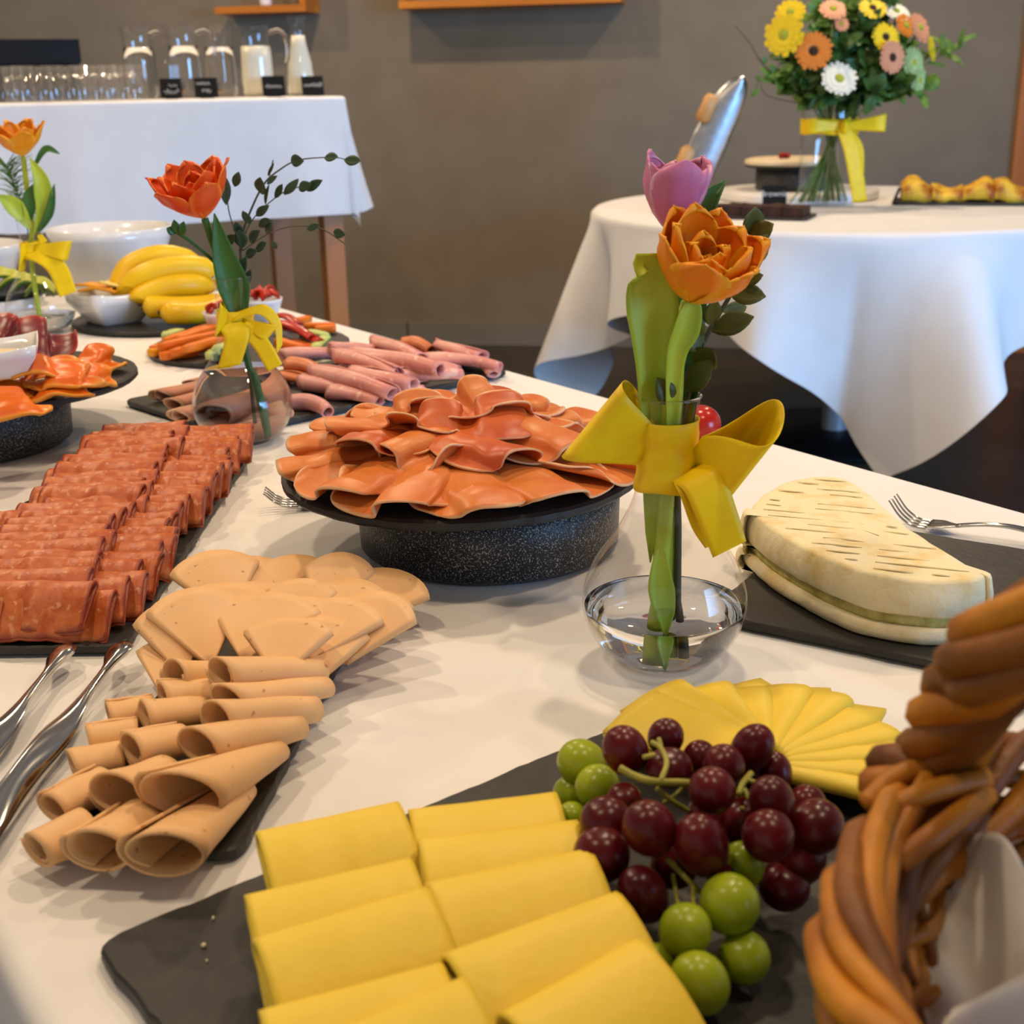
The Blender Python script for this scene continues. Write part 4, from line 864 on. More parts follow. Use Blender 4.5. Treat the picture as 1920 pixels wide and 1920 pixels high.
for q, w_, m_ in (([(-0.7726, 2.1400, 0.9124), (-0.7512, 2.1350, 0.9552), (-0.7472, 2.1300, 0.9975), (-0.7610, 2.1300, 1.0343)], .014, 'green'), ([(-0.7709, 2.1400, 0.9124), (-0.7419, 2.1300, 0.9470), (-0.7272, 2.1300, 0.9930)], .007, 'greend'), ([(-0.7784, 2.1400, 0.9211), (-0.7943, 2.1300, 0.9565), (-0.8175, 2.1200, 0.9788)], .014, 'green'), ([(-0.7639, 2.1400, 1.0139), (-0.7380, 2.1400, 1.0466), (-0.7158, 2.1400, 1.0395)], .005, 'greend'), ([(-0.7831, 2.1400, 0.9255), (-0.7725, 2.1350, 0.9641), (-0.7615, 2.1300, 0.9936)], .012, 'greend')):
    part('leaf', leaf_blade(q, w_, (.2, -1, .2), .4, .5), M[m_], tcn)
M['fern'] = mat('feathery_green', srgb(112, 150, 60), srgb(82, 128, 50), 30, rough=.5)
fe = thing('feathery_sprig', (VC[0]-.006, VC[1]+.004, VC[2]), 'feathery pale green sprig left of the amber tulip', 'sprig')
fp = spline([(VC[0]-.004, VC[1]+.004, VC[2]+.02), (VC[0]-.006, VC[1]+.004, VC[2]+.14), (-0.7935, 2.1600, 0.9452), (-0.8038, 2.1600, 0.9966), (-0.8115, 2.1600, 1.0220)], 8)
part('stem', tube(fp, .0014, 6), M['fern'], fe)
fr_ = []
for i in range(14, len(fp)):
    for s in (-1, 1):
        for q in range(3):
            L_ = RU(.02, .055); d = V((s*RU(.4, 1), RU(-.6, .5), RU(.1, .9))).normalized(); fr_.append(tube([fp[i], fp[i]+d*L_*.5+V((0, 0, .004)), fp[i]+d*L_], lambda z_: .0009-.0006*z_, 4))
o = part('fronds', join(*fr_)[:2], M['fern'], fe); o['kind'] = 'stuff'

# ------------------------------------------------------------------ pink ham rolls
M['pink'] = mat('cooked_ham', srgb(234, 172, 162), srgb(216, 136, 126), 26, detail=3, rough=.42, speck=(srgb(238, 190, 172), 60, .62))
M['pinkd'] = mat('cooked_ham_edge', srgb(224, 134, 84), srgb(200, 110, 66), 20, rough=.42)
M['roast'] = mat('roast_meat', srgb(206, 142, 110), srgb(188, 118, 88), 18, rough=.5, rimc=srgb(226, 180, 140), rimw=(0, .08))
hr = [((-0.2770, 1.6325, 0.7720), (-0.1826, 1.5685, 0.7680), 0.0099), ((-0.2659, 1.5470, 0.7700), (-0.2133, 1.5037, 0.7660), 0.0099), ((-0.2525, 1.6366, 0.7840), (-0.1433, 1.5365, 0.7800), 0.0099), ((-0.2058, 1.6229, 0.7860), (-0.1247, 1.5615, 0.7820), 0.0099), ((-0.2380, 1.7180, 0.7920), (-0.1461, 1.6079, 0.7880), 0.0099), ((-0.1526, 1.6381, 0.7760), (-0.0625, 1.6612, 0.7720), 0.0090), ((-0.2047, 1.7100, 0.7900), (-0.0843, 1.6244, 0.7860), 0.0099), ((-0.2918, 1.7007, 0.7820), (-0.2462, 1.6640, 0.7780), 0.0107), ((-0.1902, 1.8224, 0.7880), (-0.1188, 1.7166, 0.7840), 0.0099), ((-0.1156, 1.7557, 0.7760), (-0.0104, 1.7107, 0.7720), 0.0099), ((-0.1097, 1.8027, 0.7840), (-0.0439, 1.7288, 0.7800), 0.0090), ((-0.1503, 1.8393, 0.7840), (-0.1074, 1.7994, 0.7800), 0.0090), ((-0.1711, 1.5734, 0.7680), (-0.1061, 1.6059, 0.7640), 0.0074), ((-0.3232, 1.7877, 0.7760), (-0.2390, 1.8067, 0.7720), 0.0090), ((-0.2509, 1.7860, 0.7840), (-0.1912, 1.7886, 0.7800), 0.0090), ((-0.0772, 1.7927, 0.7700), (-0.0142, 1.7117, 0.7660), 0.0082), ((-0.2160, 1.6140, 0.7700), (-0.1365, 1.5585, 0.7660), 0.0082), ((-0.3105, 1.6871, 0.7700), (-0.2553, 1.6479, 0.7660), 0.0090)]
base_hr = list(hr)
for k in range(12):
    (a, b, r_), (c, d, _r) = base_hr[k], base_hr[(k*5+4) % len(base_hr)]; ma = V(a).lerp(V(c), .38); mb = V(b).lerp(V(d), .38); ma.z = ZP+.012; mb.z = ZP+.010
    dd = (mb-ma).normalized()*.085; hr.append((tuple(ma), tuple(ma+dd), .0105))
for k, (a, b, r_) in enumerate(hr):
    single('ham_slice', roll(a, b, r_*RU(1.2, 1.6), r_*RU(.9, 1.3), turns=RU(1.1, 1.6), squash=RU(.55, .8), phase=RU(1.5, 4.5), slant=RU(.05, .2), ragged=.12, shrink=.25, bend=RU(-.010, .010), lump=.35, droop=RU(.002, .007), nv=12), M['pinkd' if k in (7, 17, 11) else 'pink'], '%s loosely rolled pink ham slice counted from the left of its slate' % ORD[sorted(range(len(hr)), key=lambda i: hr[i][0][0]).index(k)], 'ham', 'pink ham rolls on the slate')
rb = [((-0.4421, 1.5850, 0.7660), (-0.3744, 1.6498, 0.7680)), ((-0.4132, 1.5287, 0.7680), (-0.3563, 1.5960, 0.7700)), ((-0.3902, 1.4683, 0.7680), (-0.3365, 1.5305, 0.7700)), ((-0.3436, 1.4270, 0.7680), (-0.3017, 1.4840, 0.7720)), ((-0.3709, 1.5565, 0.7760), (-0.3196, 1.6603, 0.7760)), ((-0.3301, 1.4409, 0.7800), (-0.2837, 1.5316, 0.7800)), ((-0.3070, 1.4120, 0.7680), (-0.2610, 1.4674, 0.7720)), ((-0.4128, 1.6343, 0.7680), (-0.3561, 1.7005, 0.7680))]
for k, (a, b) in enumerate(rb):
    single('roast_slice', roll(a, b, .0125, .011, turns=1.3, squash=.7, phase=RU(2, 4), slant=.16, ragged=.08), M['roast'], '%s brownish folded cold cut slice counted from the left corner of the ham slate' % ORD[k], 'cold cut', 'cold cut slices behind the middle vase')

# ------------------------------------------------------------------ raw vegetables
def stick(a, b, w_, h_, jit=.06):
    A, B = V(a), V(b); d = (B-A).normalized(); sd = d.cross(V((0, 0, 1))).normalized(); uu = sd.cross(d)
    vs_, F = [], []; n = 6
    for i in range(n+1):
        t_ = i/n; p = A.lerp(B, t_); k = 1+RU(-jit, jit); k *= .8 if i in (0, n) else 1
        for s, q in ((-1, -1), (-.8, -1), (.8, -1), (1, -.8), (1, .8), (.8, 1), (-.8, 1), (-1, .8)): vs_.append(p+sd*(s*w_*k/2)+uu*(q*h_*k/2))
    for i in range(n):
        for k in range(8): l = (k+1) % 8; F.append((i*8+k, i*8+l, (i+1)*8+l, (i+1)*8+k))
    F.append(tuple(range(8))[::-1]); F.append(tuple(n*8+k for k in range(8))); return vs_, F
M['carrot'] = mat('carrot', srgb(240, 128, 24), srgb(226, 104, 14), 30, rough=.45)
M['pepy'] = mat('yellow_pepper', srgb(244, 168, 30), srgb(236, 150, 20), 30, rough=.3)
M['pepr'] = mat('red_pepper', srgb(206, 52, 26), srgb(178, 34, 18), 30, rough=.28)
M['cuc'] = mat('cucumber_flesh', srgb(208, 220, 140), srgb(188, 206, 112), 40, rough=.4)
M['cucs'] = mat('cucumber_skin', srgb(48, 84, 34), srgb(70, 108, 44), 60, rough=.35)
CG = 'raw vegetable sticks on the round slate'
cs = [((-0.5299, 1.8839, 0.7680), (-0.4729, 1.9844, 0.7680)), ((-0.5115, 1.8616, 0.7760), (-0.4324, 1.9730, 0.7760)), ((-0.4901, 1.8420, 0.7700), (-0.4231, 1.9249, 0.7700)), ((-0.4950, 1.9076, 0.7780), (-0.4478, 2.0288, 0.7780)), ((-0.5257, 1.9461, 0.7680), (-0.4786, 2.0689, 0.7680)), ((-0.4639, 1.8115, 0.7810), (-0.4108, 1.9083, 0.7810)), ((-0.5323, 1.8761, 0.7640), (-0.5019, 1.9136, 0.7640)), ((-0.5099, 1.8503, 0.7640), (-0.4597, 1.8768, 0.7640)),
      ((-0.3527, 2.0679, 0.7700), (-0.3293, 2.1153, 0.7700)), ((-0.3289, 2.0522, 0.7680), (-0.2784, 2.0465, 0.7680)), ((-0.3433, 1.8851, 0.7760), (-0.2973, 1.8399, 0.7720)), ((-0.3458, 1.8956, 0.7660), (-0.2823, 1.8410, 0.7660)), ((-0.3240, 1.9353, 0.7660), (-0.2863, 1.8691, 0.7660)), ((-0.3568, 1.8663, 0.7640), (-0.3040, 1.8298, 0.7640)), ((-0.3091, 2.0325, 0.7660), (-0.2758, 2.0383, 0.7660))]
for k, (a, b) in enumerate(cs):
    lab = '%s carrot stick from the left on the round vegetable slate' % ORD[k] if k < 8 else '%s carrot stick from the left in the right-hand pile on the vegetable slate' % ORD[k-8]
    single('carrot_stick', stick(a, b, .014, .012), M['carrot' if k not in (6, 13) else 'pepy'], lab, 'carrot', CG)
for k, (a, b) in enumerate((((-0.3625, 1.9780, 0.7820), (-0.2926, 1.8902, 0.7740)), ((-0.3564, 1.9864, 0.7720), (-0.2807, 1.8868, 0.7680)), ((-0.3744, 2.0709, 0.7760), (-0.3273, 1.9888, 0.7760)))):
    A, B = V(a), V(b)
    def fn(u, v, A=A, B=B):
        d = B-A; sd = d.cross(V((0, 0, 1))).normalized(); a_ = (v-.5)*2.2; return A+d*u+sd*(.009*math.sin(a_))+V((0, 0, .009*math.cos(a_)+.006*math.sin(PI*u)))
    single('pepper_strip', sheet(fn, 10, 8, .004), M['pepr'], '%s curved red pepper strip from the left on the vegetable slate' % ORD[k], 'pepper', CG)
for k, (a, b) in enumerate((((-0.4318, 1.8228, 0.7680), (-0.4064, 1.8814, 0.7700)), ((-0.5318, 1.9712, 0.7700), (-0.5174, 2.0149, 0.7700)), ((-0.3163, 1.9684, 0.7720), (-0.2770, 1.9332, 0.7720)), ((-0.2831, 1.8587, 0.7680), (-0.2783, 1.9415, 0.7680)), ((-0.4218, 1.8257, 0.7750), (-0.3993, 1.8879, 0.7750)))):
    t = thing('cucumber_stick', (a[0], a[1], ZP), '%s cucumber stick counted from the left on the vegetable slate' % ORD[(1, 0, 3, 4, 2)[k]], 'cucumber', CG)
    part('flesh', stick(a, b, .018, .014), M['cuc'], t)
    A, B = V(a), V(b); d = (B-A).normalized(); sd = d.cross(V((0, 0, 1))).normalized()
    part('skin', stick(A+sd*.0088-V((0, 0, .002)), B+sd*.0088-V((0, 0, .002)), .003, .012, .02), M['cucs'], t)
def bowl_round(c, r_, h_, label, name='bowl', foot=.5):
    P = [(0, 0), (r_*foot, 0), (r_*foot*1.05, h_*.05), (r_*.8, h_*.45), (r_*.96, h_*.85), (r_, h_), (r_*.97, h_*1.0), (r_*.92, h_*.84), (r_*.75, h_*.46), (r_*foot*.9, h_*.12), (0, h_*.10)]
    return single(name, lathe(P, c, 48), M['porc'], label, 'bowl')
for nm in ('left', 'right'):
    p = (-0.4474, 2.0302, 0.7572) if nm == 'left' else (-0.4147, 2.1521, 0.7572)
    bowl_round((p[0], p[1], ZP), .037, .042, 'small white bowl of red pepper pieces on the vegetable slate, %s of two' % nm)
    for k in range(7):
        a = 2*PI*k/6; r_ = .018 if k < 6 else 0; q = V((p[0]+r_*math.cos(a), p[1]+r_*math.sin(a), ZP+.042+RU(0, .006)))
        def fn(u, v, q=q, a=a):
            x = (u-.5)*.026; y = (v-.5)*.016; return q+V((x*math.cos(a)-y*math.sin(a), x*math.sin(a)+y*math.cos(a), .008*math.cos(u*3-1.5)+.006*math.sin(v*4+a)))
        single('pepper_piece', sheet(fn, 6, 5, .003), M['pepr'], '%s red pepper piece heaped in the %s small bowl' % (ORD[k], nm), 'pepper', 'red pepper pieces in the %s small bowl' % nm)

# ------------------------------------------------------------------ bananas, bowls and dishes at the far end
M['banana'] = mat('banana_peel', srgb(244, 200, 22), srgb(236, 186, 14), 14, rough=.4)
M['bantip'] = mat('banana_tip', srgb(70, 46, 22), srgb(110, 84, 30), 60, rough=.6)
bb = V((-0.5911, 2.2588, 0.7570)); t = thing('banana_bunch', (bb.x, bb.y, ZP), 'bunch of yellow bananas on the far slate plate', 'bananas')
def banana(pts, r_):
    P = spline(pts, 8); n = len(P)-1
    o = part('banana', tube(P, lambda q: r_*(min(1, q/.14)**.55 if q < .14 else (min(1, (1-q)/.2)**.6 if q > .8 else 1))*.98+.0025, 10), M['banana'], t)
    part('banana_tip', ellipsoid(P[0], (.0038, .0038, .005), P[1]-P[0], 10, 6), M['bantip'], o)
banana([(-0.6552, 2.2100, 0.7942), (-0.6647, 2.2200, 0.8158), (-0.6486, 2.2400, 0.8447), (-0.6043, 2.2600, 0.8577), (-0.5636, 2.2800, 0.8470), (-0.5193, 2.2800, 0.8181)], .0195)
banana([(-0.6393, 2.1800, 0.7968), (-0.6418, 2.1900, 0.8152), (-0.6095, 2.2000, 0.8357), (-0.5636, 2.2200, 0.8429), (-0.5230, 2.2400, 0.8348), (-0.5020, 2.2600, 0.8066)], .0200)
banana([(-0.6199, 2.1600, 0.7924), (-0.6146, 2.1650, 0.8032), (-0.5794, 2.1800, 0.8155), (-0.5387, 2.2000, 0.8162), (-0.5073, 2.2400, 0.8051)], .0175)
banana([(-0.6096, 2.1400, 0.7883), (-0.5912, 2.1450, 0.7889), (-0.5506, 2.1600, 0.7847), (-0.5100, 2.2000, 0.7819), (-0.4950, 2.2400, 0.7863)], .0170)
banana([(-0.5765, 2.1200, 0.7839), (-0.5515, 2.1250, 0.7808), (-0.5222, 2.1500, 0.7760), (-0.4946, 2.1900, 0.7778), (-0.4904, 2.2400, 0.7862)], .0160)
def square_dish(c, s0, s1, h_, yaw, label):
    vs_, F = [], []
    rows = [(s0*.0, 0), (s0, 0), (s0*1.05, .003), (s1*.96, h_*.7), (s1, h_), (s1*.965, h_), (s1*.92, h_*.72), (s0*.98, .006), (0, .006)]
    n = 32
    for r_, z in rows:
        for i in range(n):
            a = 2*PI*i/n; q = max(abs(math.cos(a)), abs(math.sin(a))); k = (1/q)**.93; x, y = r_*k*math.cos(a), r_*k*math.sin(a)
            vs_.append((c[0]+x*math.cos(yaw)-y*math.sin(yaw), c[1]+x*math.sin(yaw)+y*math.cos(yaw), c[2]+z+(.006*(k-1)/.4 if z > h_*.9 else 0)))
    for r_ in range(len(rows)-1):
        for i in range(n): j = (i+1) % n; F.append((r_*n+i, r_*n+j, (r_+1)*n+j, (r_+1)*n+i))
    return single('square_dish', (vs_, F), M['porc'], label, 'dish')
sq = V((-0.6772, 2.1513, 0.7572)); sq.y += .045
square_dish((sq.x, sq.y, ZP), .034, .060, .052, .75, 'white square dish of orange and yellow cheese beside the bananas')
M['ched'] = mat('orange_cheese', srgb(250, 176, 20), srgb(244, 156, 12), 20, rough=.45)
M['butter'] = mat('pale_cheese', srgb(250, 226, 120), rough=.45)
for k, (dx, dy, m_, lab) in enumerate(((-.012, -.010, 'ched', 'orange cheese slice in the square dish, front left'), (-.022, .008, 'ched', 'orange cheese slice in the square dish, back left'), (.018, .008, 'butter', 'pale yellow cheese slice in the square dish'))):
    def fn(u, v, dx=dx, dy=dy, k=k): return V((sq.x+dx+(u-.5)*.062, sq.y+dy+(v-.5)*.058, ZP+.056+.004*k+.004*math.sin(u*4+k)+.003*math.cos(v*4)))
    single('cheese_slice', sheet(fn, 10, 8, .004), M[m_], lab, 'cheese', 'cheese slices in the square dish')
p = V((-0.7593, 2.5000, 0.7193)); bowl_round((p.x, p.y, ZS), .117, .138, 'big white porcelain bowl behind the bananas', 'serving_bowl', .62)
p = V((-1.0207, 2.4200, 0.7382)); bowl_round((p.x, p.y, ZS), .115, .118, 'white porcelain bowl cut by the left edge behind the amber tulip', 'serving_bowl', .62)
# dish with green slices at the far left
p = V((-0.9007, 2.2700, 0.7755)); single('oval_dish', lathe([(0, 0), (.05, 0), (.07, .02), (.082, .044), (.079, .044), (.066, .021), (0, .012)], (p.x, p.y, ZS), 44), M['porc'], 'white dish under the black plate at the far left', 'dish')
pz = ZS+.0446; single('black_plate', lathe([(0, 0), (.07, 0), (.088, .010), (.086, .012), (.068, .003), (0, .003)], (p.x, p.y, pz), 44), M['black'], 'black plate of pale green fruit slices at the left edge', 'plate')
M['avo'] = mat('avocado', srgb(206, 206, 84), srgb(186, 192, 62), 30, rough=.4, rimc=srgb(96, 130, 40), rimw=(0, .14))
for k in range(5):
    a = .3+k*.12; c = V((p.x+.005+.012*k, p.y-.01-.008*k, pz+.010))
    def fn(u, v, c=c, k=k): s = (v-.5); return c+V(((u-.5)*.085*(1-.1*k)+.01*k, s*.02, .020*math.sin(PI*u)+.010*s+.004*(4-k)))
    single('fruit_slice', sheet(fn, 12, 5, .006), M['avo'], '%s pale green fruit slice from the left on the black plate' % ORD[k], 'fruit', 'green fruit slices on the black plate')

# ------------------------------------------------------------------ smoked salmon on the left stand
M['salmon'] = mat('smoked_salmon', srgb(240, 122, 22), srgb(226, 96, 10), 24, detail=4, rough=.33, rimc=srgb(244, 164, 52), rimw=(0, .2), bump=.0005, bscale=90)
M['radic'] = mat('red_leaf', srgb(128, 24, 34), srgb(92, 14, 34), 30, rough=.35, rimc=srgb(186, 50, 30), rimw=(0, .3))
sl = [((-0.5205, 1.4267, 0.8400), .045, .034, .2), ((-0.4786, 1.4083, 0.8400), .045, .028, -.2), ((-0.5642, 1.4667, 0.8450), .05, .034, .3), ((-0.4833, 1.3242, 0.8380), .05, .026, .1), ((-0.5281, 1.3321, 0.8400), .045, .030, .4), ((-0.4902, 1.4845, 0.8380), .04, .026, -.4), ((-0.4708, 1.3336, 0.8500), .042, .026, .0), ((-0.5072, 1.2515, 0.8360), .05, .026, .3), ((-0.5045, 1.3356, 0.8560), .045, .028, .2), ((-0.5674, 1.3792, 0.8480), .05, .034, .2)]
sl += [((-.66, 1.40, .84), .045, .034, .3), ((-.70, 1.46, .84), .045, .032, -.3), ((-.64, 1.50, .845), .05, .034, .2), ((-.67, 1.54, .84), .042, .03, .5)]
SO = sorted(range(len(sl)), key=lambda i: sl[i][0][0])
for k, (c, sx, sy, yaw) in enumerate(sl):
    vf = crumple((c[0], c[1], 0), yaw+RU(-.3, .3), sx, sy, min(c[2]-.012, ZC+.024)+.001*k-.004, RU(.018, .026), RU(.9, 1.4), RU(-1, 1), RU(.014, .022), RU(-.006, .004), -.004, .0032)
    single('smoked_salmon_slice', vf, M['salmon'], '%s folded smoked salmon slice from the left on the stone stand' % ORD[SO.index(k)], 'salmon', 'smoked salmon slices on the stone stand')
for k, (c, lab) in enumerate((((-0.5741, 1.5491, 0.8450), 'crinkled dark red lettuce leaf behind the salmon, right one'), ((-0.6220, 1.5802, 0.8400), 'crinkled dark red lettuce leaf behind the salmon, left one'))):
    vf = crumple((c[0], c[1], 0), .2-k*.4, .05, .034, ZC+.018, .024, 1.5, .4+k, .014, .012, -.006, .0016); single('lettuce_leaf', vf, M['radic'], lab, 'lettuce')
q = V((-0.5416, 1.3309, 0.8680)); square_dish((q.x, q.y, ZC+.030), .030, .046, .030, .3, 'small white square dish among the salmon at the left edge')
single('sauce', lathe([(0, .021), (.034, .021), (.034, .0195), (0, .0195)], (q.x, q.y, ZC+.030), 24), mat('pale_sauce', srgb(246, 226, 170), rough=.35), 'pale sauce in the small square dish among the salmon', 'sauce')

# ------------------------------------------------------------------ cutlery
def fork(tip, neck, end, label, up_tip=.012, w_=.011):
    T, Nk, E_ = V(tip), V(neck), V(end); t = thing('fork', (Nk.x, Nk.y, ZS), label, 'fork'); d = (T-Nk); d.z = 0; L = d.length; d.normalize(); sd = V((-d.y, d.x, 0))
    base = Nk+d*(L*.42)
    for k in range(4):
        o_ = (k-1.5)/1.5*w_; pts = [base+sd*o_*.92+V((0, 0, -.001)), Nk+d*(L*.62)+sd*o_+V((0, 0, .000)), Nk+d*(L*.82)+sd*o_+V((0, 0, up_tip*.35)), Nk+d*L+sd*o_+V((0, 0, up_tip))]
        part('tine', tube(spline(pts, 5), lambda q: .0016-.0008*q, 6), M['steel'], t)
    def fn(u, v):
        s = v*2-1; ww = .003+(w_*.98-.003)*min(1, (u/.55))**1.3; p = Nk.lerp(base, u); return p+sd*(s*ww)+V((0, 0, .004*(1-u)-.001+.002*s*s*u))
    part('fork_head', sheet(fn, 10, 6, .0016), M['steel'], t)
    hd_ = E_-Nk; Lh = hd_.length
    def fh(u, v):
        s = v*2-1; ww = .0032+.0035*max(0, (u-.3)/.7)**1.2; p = Nk.lerp(E_, u); return p+sd*(s*ww)+V((0, 0, .004+.006*math.sin(PI*min(1, u*1.1))-.001*s*s))
    part('handle', sheet(fh, 20, 5, .0022), M['steel'], t); return t
fork((0.3409, 1.0887, 0.7750), (0.3896, 1.0561, 0.7540), (0.4675, 1.0132, 0.7530), 'steel fork beside the soft cheese', .020)
fork((-0.2358, 1.1663, 0.7650), (-0.1818, 1.1719, 0.7540), (-.02, 1.21, .754), 'steel fork half hidden behind the cured ham stand', .014)
def serving_handle(end, far, label, r_=.009, name='serving_fork'):
    """flat twisted steel handle with a spoon-shaped end"""
    A, B = V(end), V(far); t = thing(name, ((A.x+B.x)/2, (A.y+B.y)/2, ZS), label, 'serving cutlery', 'steel serving cutlery'); d = (B-A); L = d.length; d.normalize(); sd = V((-d.y, d.x, 0)).normalized()
    def fn(u, v):
        a = 2*PI*v; x = u*L; k = math.exp(-((x-.018)/.016)**2); wid = .0042+.0062*k+.0060*max(0, min(1, (x-.05)/.07)); th_ = .0026+.0016*k+.0014*max(0, min(1, (x-.05)/.07))
        if u < .03: q = math.sqrt(max(u/.03, .002)); wid *= q; th_ *= q
        tw = .9*math.sin(x*26); p = A.lerp(B, u)
        c1, s1 = math.cos(tw), math.sin(tw); X = wid*math.cos(a); Y = th_*math.sin(a)
        return p+sd*(X*c1-Y*s1)+V((0, 0, X*s1*.8+Y*c1))
    vf = surf(fn, 60, 14); part('handle', vf, M['steel'], t)
    C0 = B; sd3 = sd
    def fs(u, v): s = v*2-1; ww = .003+.017*math.sin(PI*min(1, u*.9+.05)); return C0+d*(u*.07)+sd3*(s*ww)+V((0, 0, -.001-.004*math.sin(PI*u)*(1-s*s)+.002*u))
    part('bowl', sheet(fs, 14, 8, .0015), M['steel'], t); return t
serving_handle((-0.2714, 0.8233, 0.7660), (-0.2872, 0.5338, 0.7580), 'twisted steel serving handle pointing at the salami slate, right one of two')
serving_handle((-0.3131, 0.8266, 0.7630), (-0.3201, 0.5977, 0.7570), 'twisted steel serving handle left of its twin, below the salami slate')
serving_handle((-0.4434, 1.1334, 0.7720), (-0.4599, 0.9311, 0.7590), 'steel serving handle at the left edge above the salami')
q0, q1 = V((0.2764, 0.7564, 0.7560)), V((0.3487, 0.7292, 0.7550)); d = (q1-q0).normalized(); sd = V((-d.y, d.x, 0))
t = thing('spoon', (q0.x, q0.y, ZS), 'steel spoon peeping out behind the basket handle', 'spoon')
def fn(u, v): s = v*2-1; ww = .016*math.sqrt(max(0, 1-(1-min(1, u*1.25))**2.2))*(1 if u < .75 else 1-((u-.75)/.25)*.75); return q0+d*(u*.055)+sd*(s*ww)+V((0, 0, .006-.004*(1-s*s)*math.sin(PI*min(1, u*1.1))))
part('bowl', sheet(fn, 18, 10, .0012), M['steel'], t)
part('handle', tube([q0+d*.054+V((0, 0, .006)), q0+d*.08+V((0, 0, .010)), q0+d*.14+V((0, 0, .005))], .0026, 8), M['steel'], t)
tp_ = V((0.2088, 1.3675, 0.7720)); single('tomato', ellipsoid((tp_.x, tp_.y, ZS+.0215), (.0235, .0235, .0215), (0, 0, 1), 24, 16, .12), mat('tomato', srgb(190, 34, 18), srgb(168, 22, 12), 20, rough=.22, sss=.3, ssr=(1, .2, .1)), 'red tomato behind the neck of the nearest vase', 'tomato')

# ------------------------------------------------------------------ wicker basket with napkin
M['wick'] = mat('wicker', srgb(206, 134, 30), srgb(156, 88, 16), 24, rough=.5, bump=.0012, bscale=90)
M['wickd'] = mat('wicker_dark', srgb(150, 90, 26), srgb(96, 52, 14), 24, rough=.5, bump=.0012, bscale=90)
BC = V((.278, .310, 0)); BA, BB = .172, .150; ZR = .868
def bpt(ph, z, off=0.0):
    k = .74+.26*min(1, max(0, (z-ZS)/(ZR-ZS)))**.8
    return V((BC.x+(BA*k+off)*math.cos(ph), BC.y+(BB*k+off)*math.sin(ph), z))
t = thing('bread_basket', (BC.x, BC.y, ZS), 'brown wicker basket with braided handle at the lower right', 'basket')
part('basket_floor', lathe([(0, 0), (BA*.73, 0), (BA*.74, .004), (BA*.73, .007), (0, .007)], (BC.x, BC.y, ZS), 48, BB/BA), M['wickd'], t)
NST = 40
for k in range(NST):
    ph = 2*PI*k/NST; part('stake', tube([bpt(ph, ZS+.004+(ZR-ZS-.006)*i/6) for i in range(7)], .0026, 6), M['wickd'], t)
for r_ in range(9):
    z = ZS+.010+r_*.0112; pts = [bpt(2*PI*i/160, z, .0042*math.cos(NST/2*2*PI*i/160+PI*(r_ % 2))) for i in range(161)]
    part('weaver', tube(pts, .0033, 6), M['wick'], t)
for s_ in range(7):       # border of long, loosely twisted reeds
    pts = []
    for i in range(241):
        ph = 2*PI*i/240; an = 4*ph+s_*2*PI/7+.25*math.sin(9*ph+s_); pts.append(bpt(ph, ZR-.004+.017*math.sin(an), .005+.0095*math.cos(an)))
    part('border_reed', tube(pts, .0050+.0009*math.sin(s_*2.3), 7), M['wick' if s_ % 3 else 'wickd'], t)
hpath = spline([(0.1594, 0.4413, 0.8600), (0.1658, 0.4400, 0.8783), (0.1625, 0.4250, 0.9047), (0.1645, 0.4050, 0.9323), (0.1669, 0.3800, 0.9579), (.262, .318, 1.045), (.33, .25, 1.03), (.385, .215, .96), (.395, .20, .865)], 14)
fr = frames(hpath); nH = len(fr)
for s_ in range(6):
    pts = []
    for i, (p, tt, a, b) in enumerate(fr):
        an = i*.105+s_*2*PI/6; w_ = .0108+.012*max(0, 1-i/16); pts.append(p+a*(w_*math.cos(an))+b*(w_*math.sin(an)))
    part('handle_strand', tube(pts, .0068, 8), M['wickd' if s_ % 3 else 'wick'], t)
for k, (a, b, c) in enumerate((((0.1304, 0.4187, 0.8720), (0.1449, 0.4258, 0.8800), (0.1680, 0.4301, 0.8850)), ((0.1294, 0.4044, 0.8730), (0.1463, 0.4056, 0.8840), (0.1731, 0.4158, 0.8840)), ((0.1304, 0.3807, 0.8720), (0.1466, 0.3875, 0.8800), (0.1719, 0.4113, 0.8800)))):
    part('lashing', tube(spline([a, b, c], 8), .0045, 7), M['wick'], t)
M['napkin'] = mat('napkin', srgb(232, 226, 216), srgb(222, 216, 206), 30, rough=.9, bump=.0008, bscale=26)
nc = [V((0.1380, 0.3750, 0.8000)), V((0.1605, 0.4307, 0.8450)), V((0.1934, 0.3655, 0.8000)), V((0.1888, 0.3784, 0.8450))]
def fn(u, v):
    p = nc[0].lerp(nc[2], u).lerp(nc[1].lerp(nc[3], u), v)
    return p+V((0, 0, .020*math.sin(PI*u)*(.4+.6*v)+.006*math.sin(u*9+v*3)*(1-v*.5)-.012*(2*v-1)**2*0))
single('napkin', sheet(fn, 26, 22, .0014), M['napkin'], 'white cloth napkin folded inside the wicker basket', 'napkin')
nd = [V((0.1331, 0.3390, 0.8250)), V((0.1453, 0.3495, 0.8350)), V((0.1955, 0.3600, 0.8250)), V((0.1823, 0.3718, 0.8380))]
def fn(u, v):
    p = nd[0].lerp(nd[2], u).lerp(nd[1].lerp(nd[3], u), v); return p+V((0, 0, .008*math.sin(PI*v)))
single('napkin', sheet(fn, 16, 10, .0016), M['napkin'], 'turned-up edge of a second white napkin at the lower right corner', 'napkin')

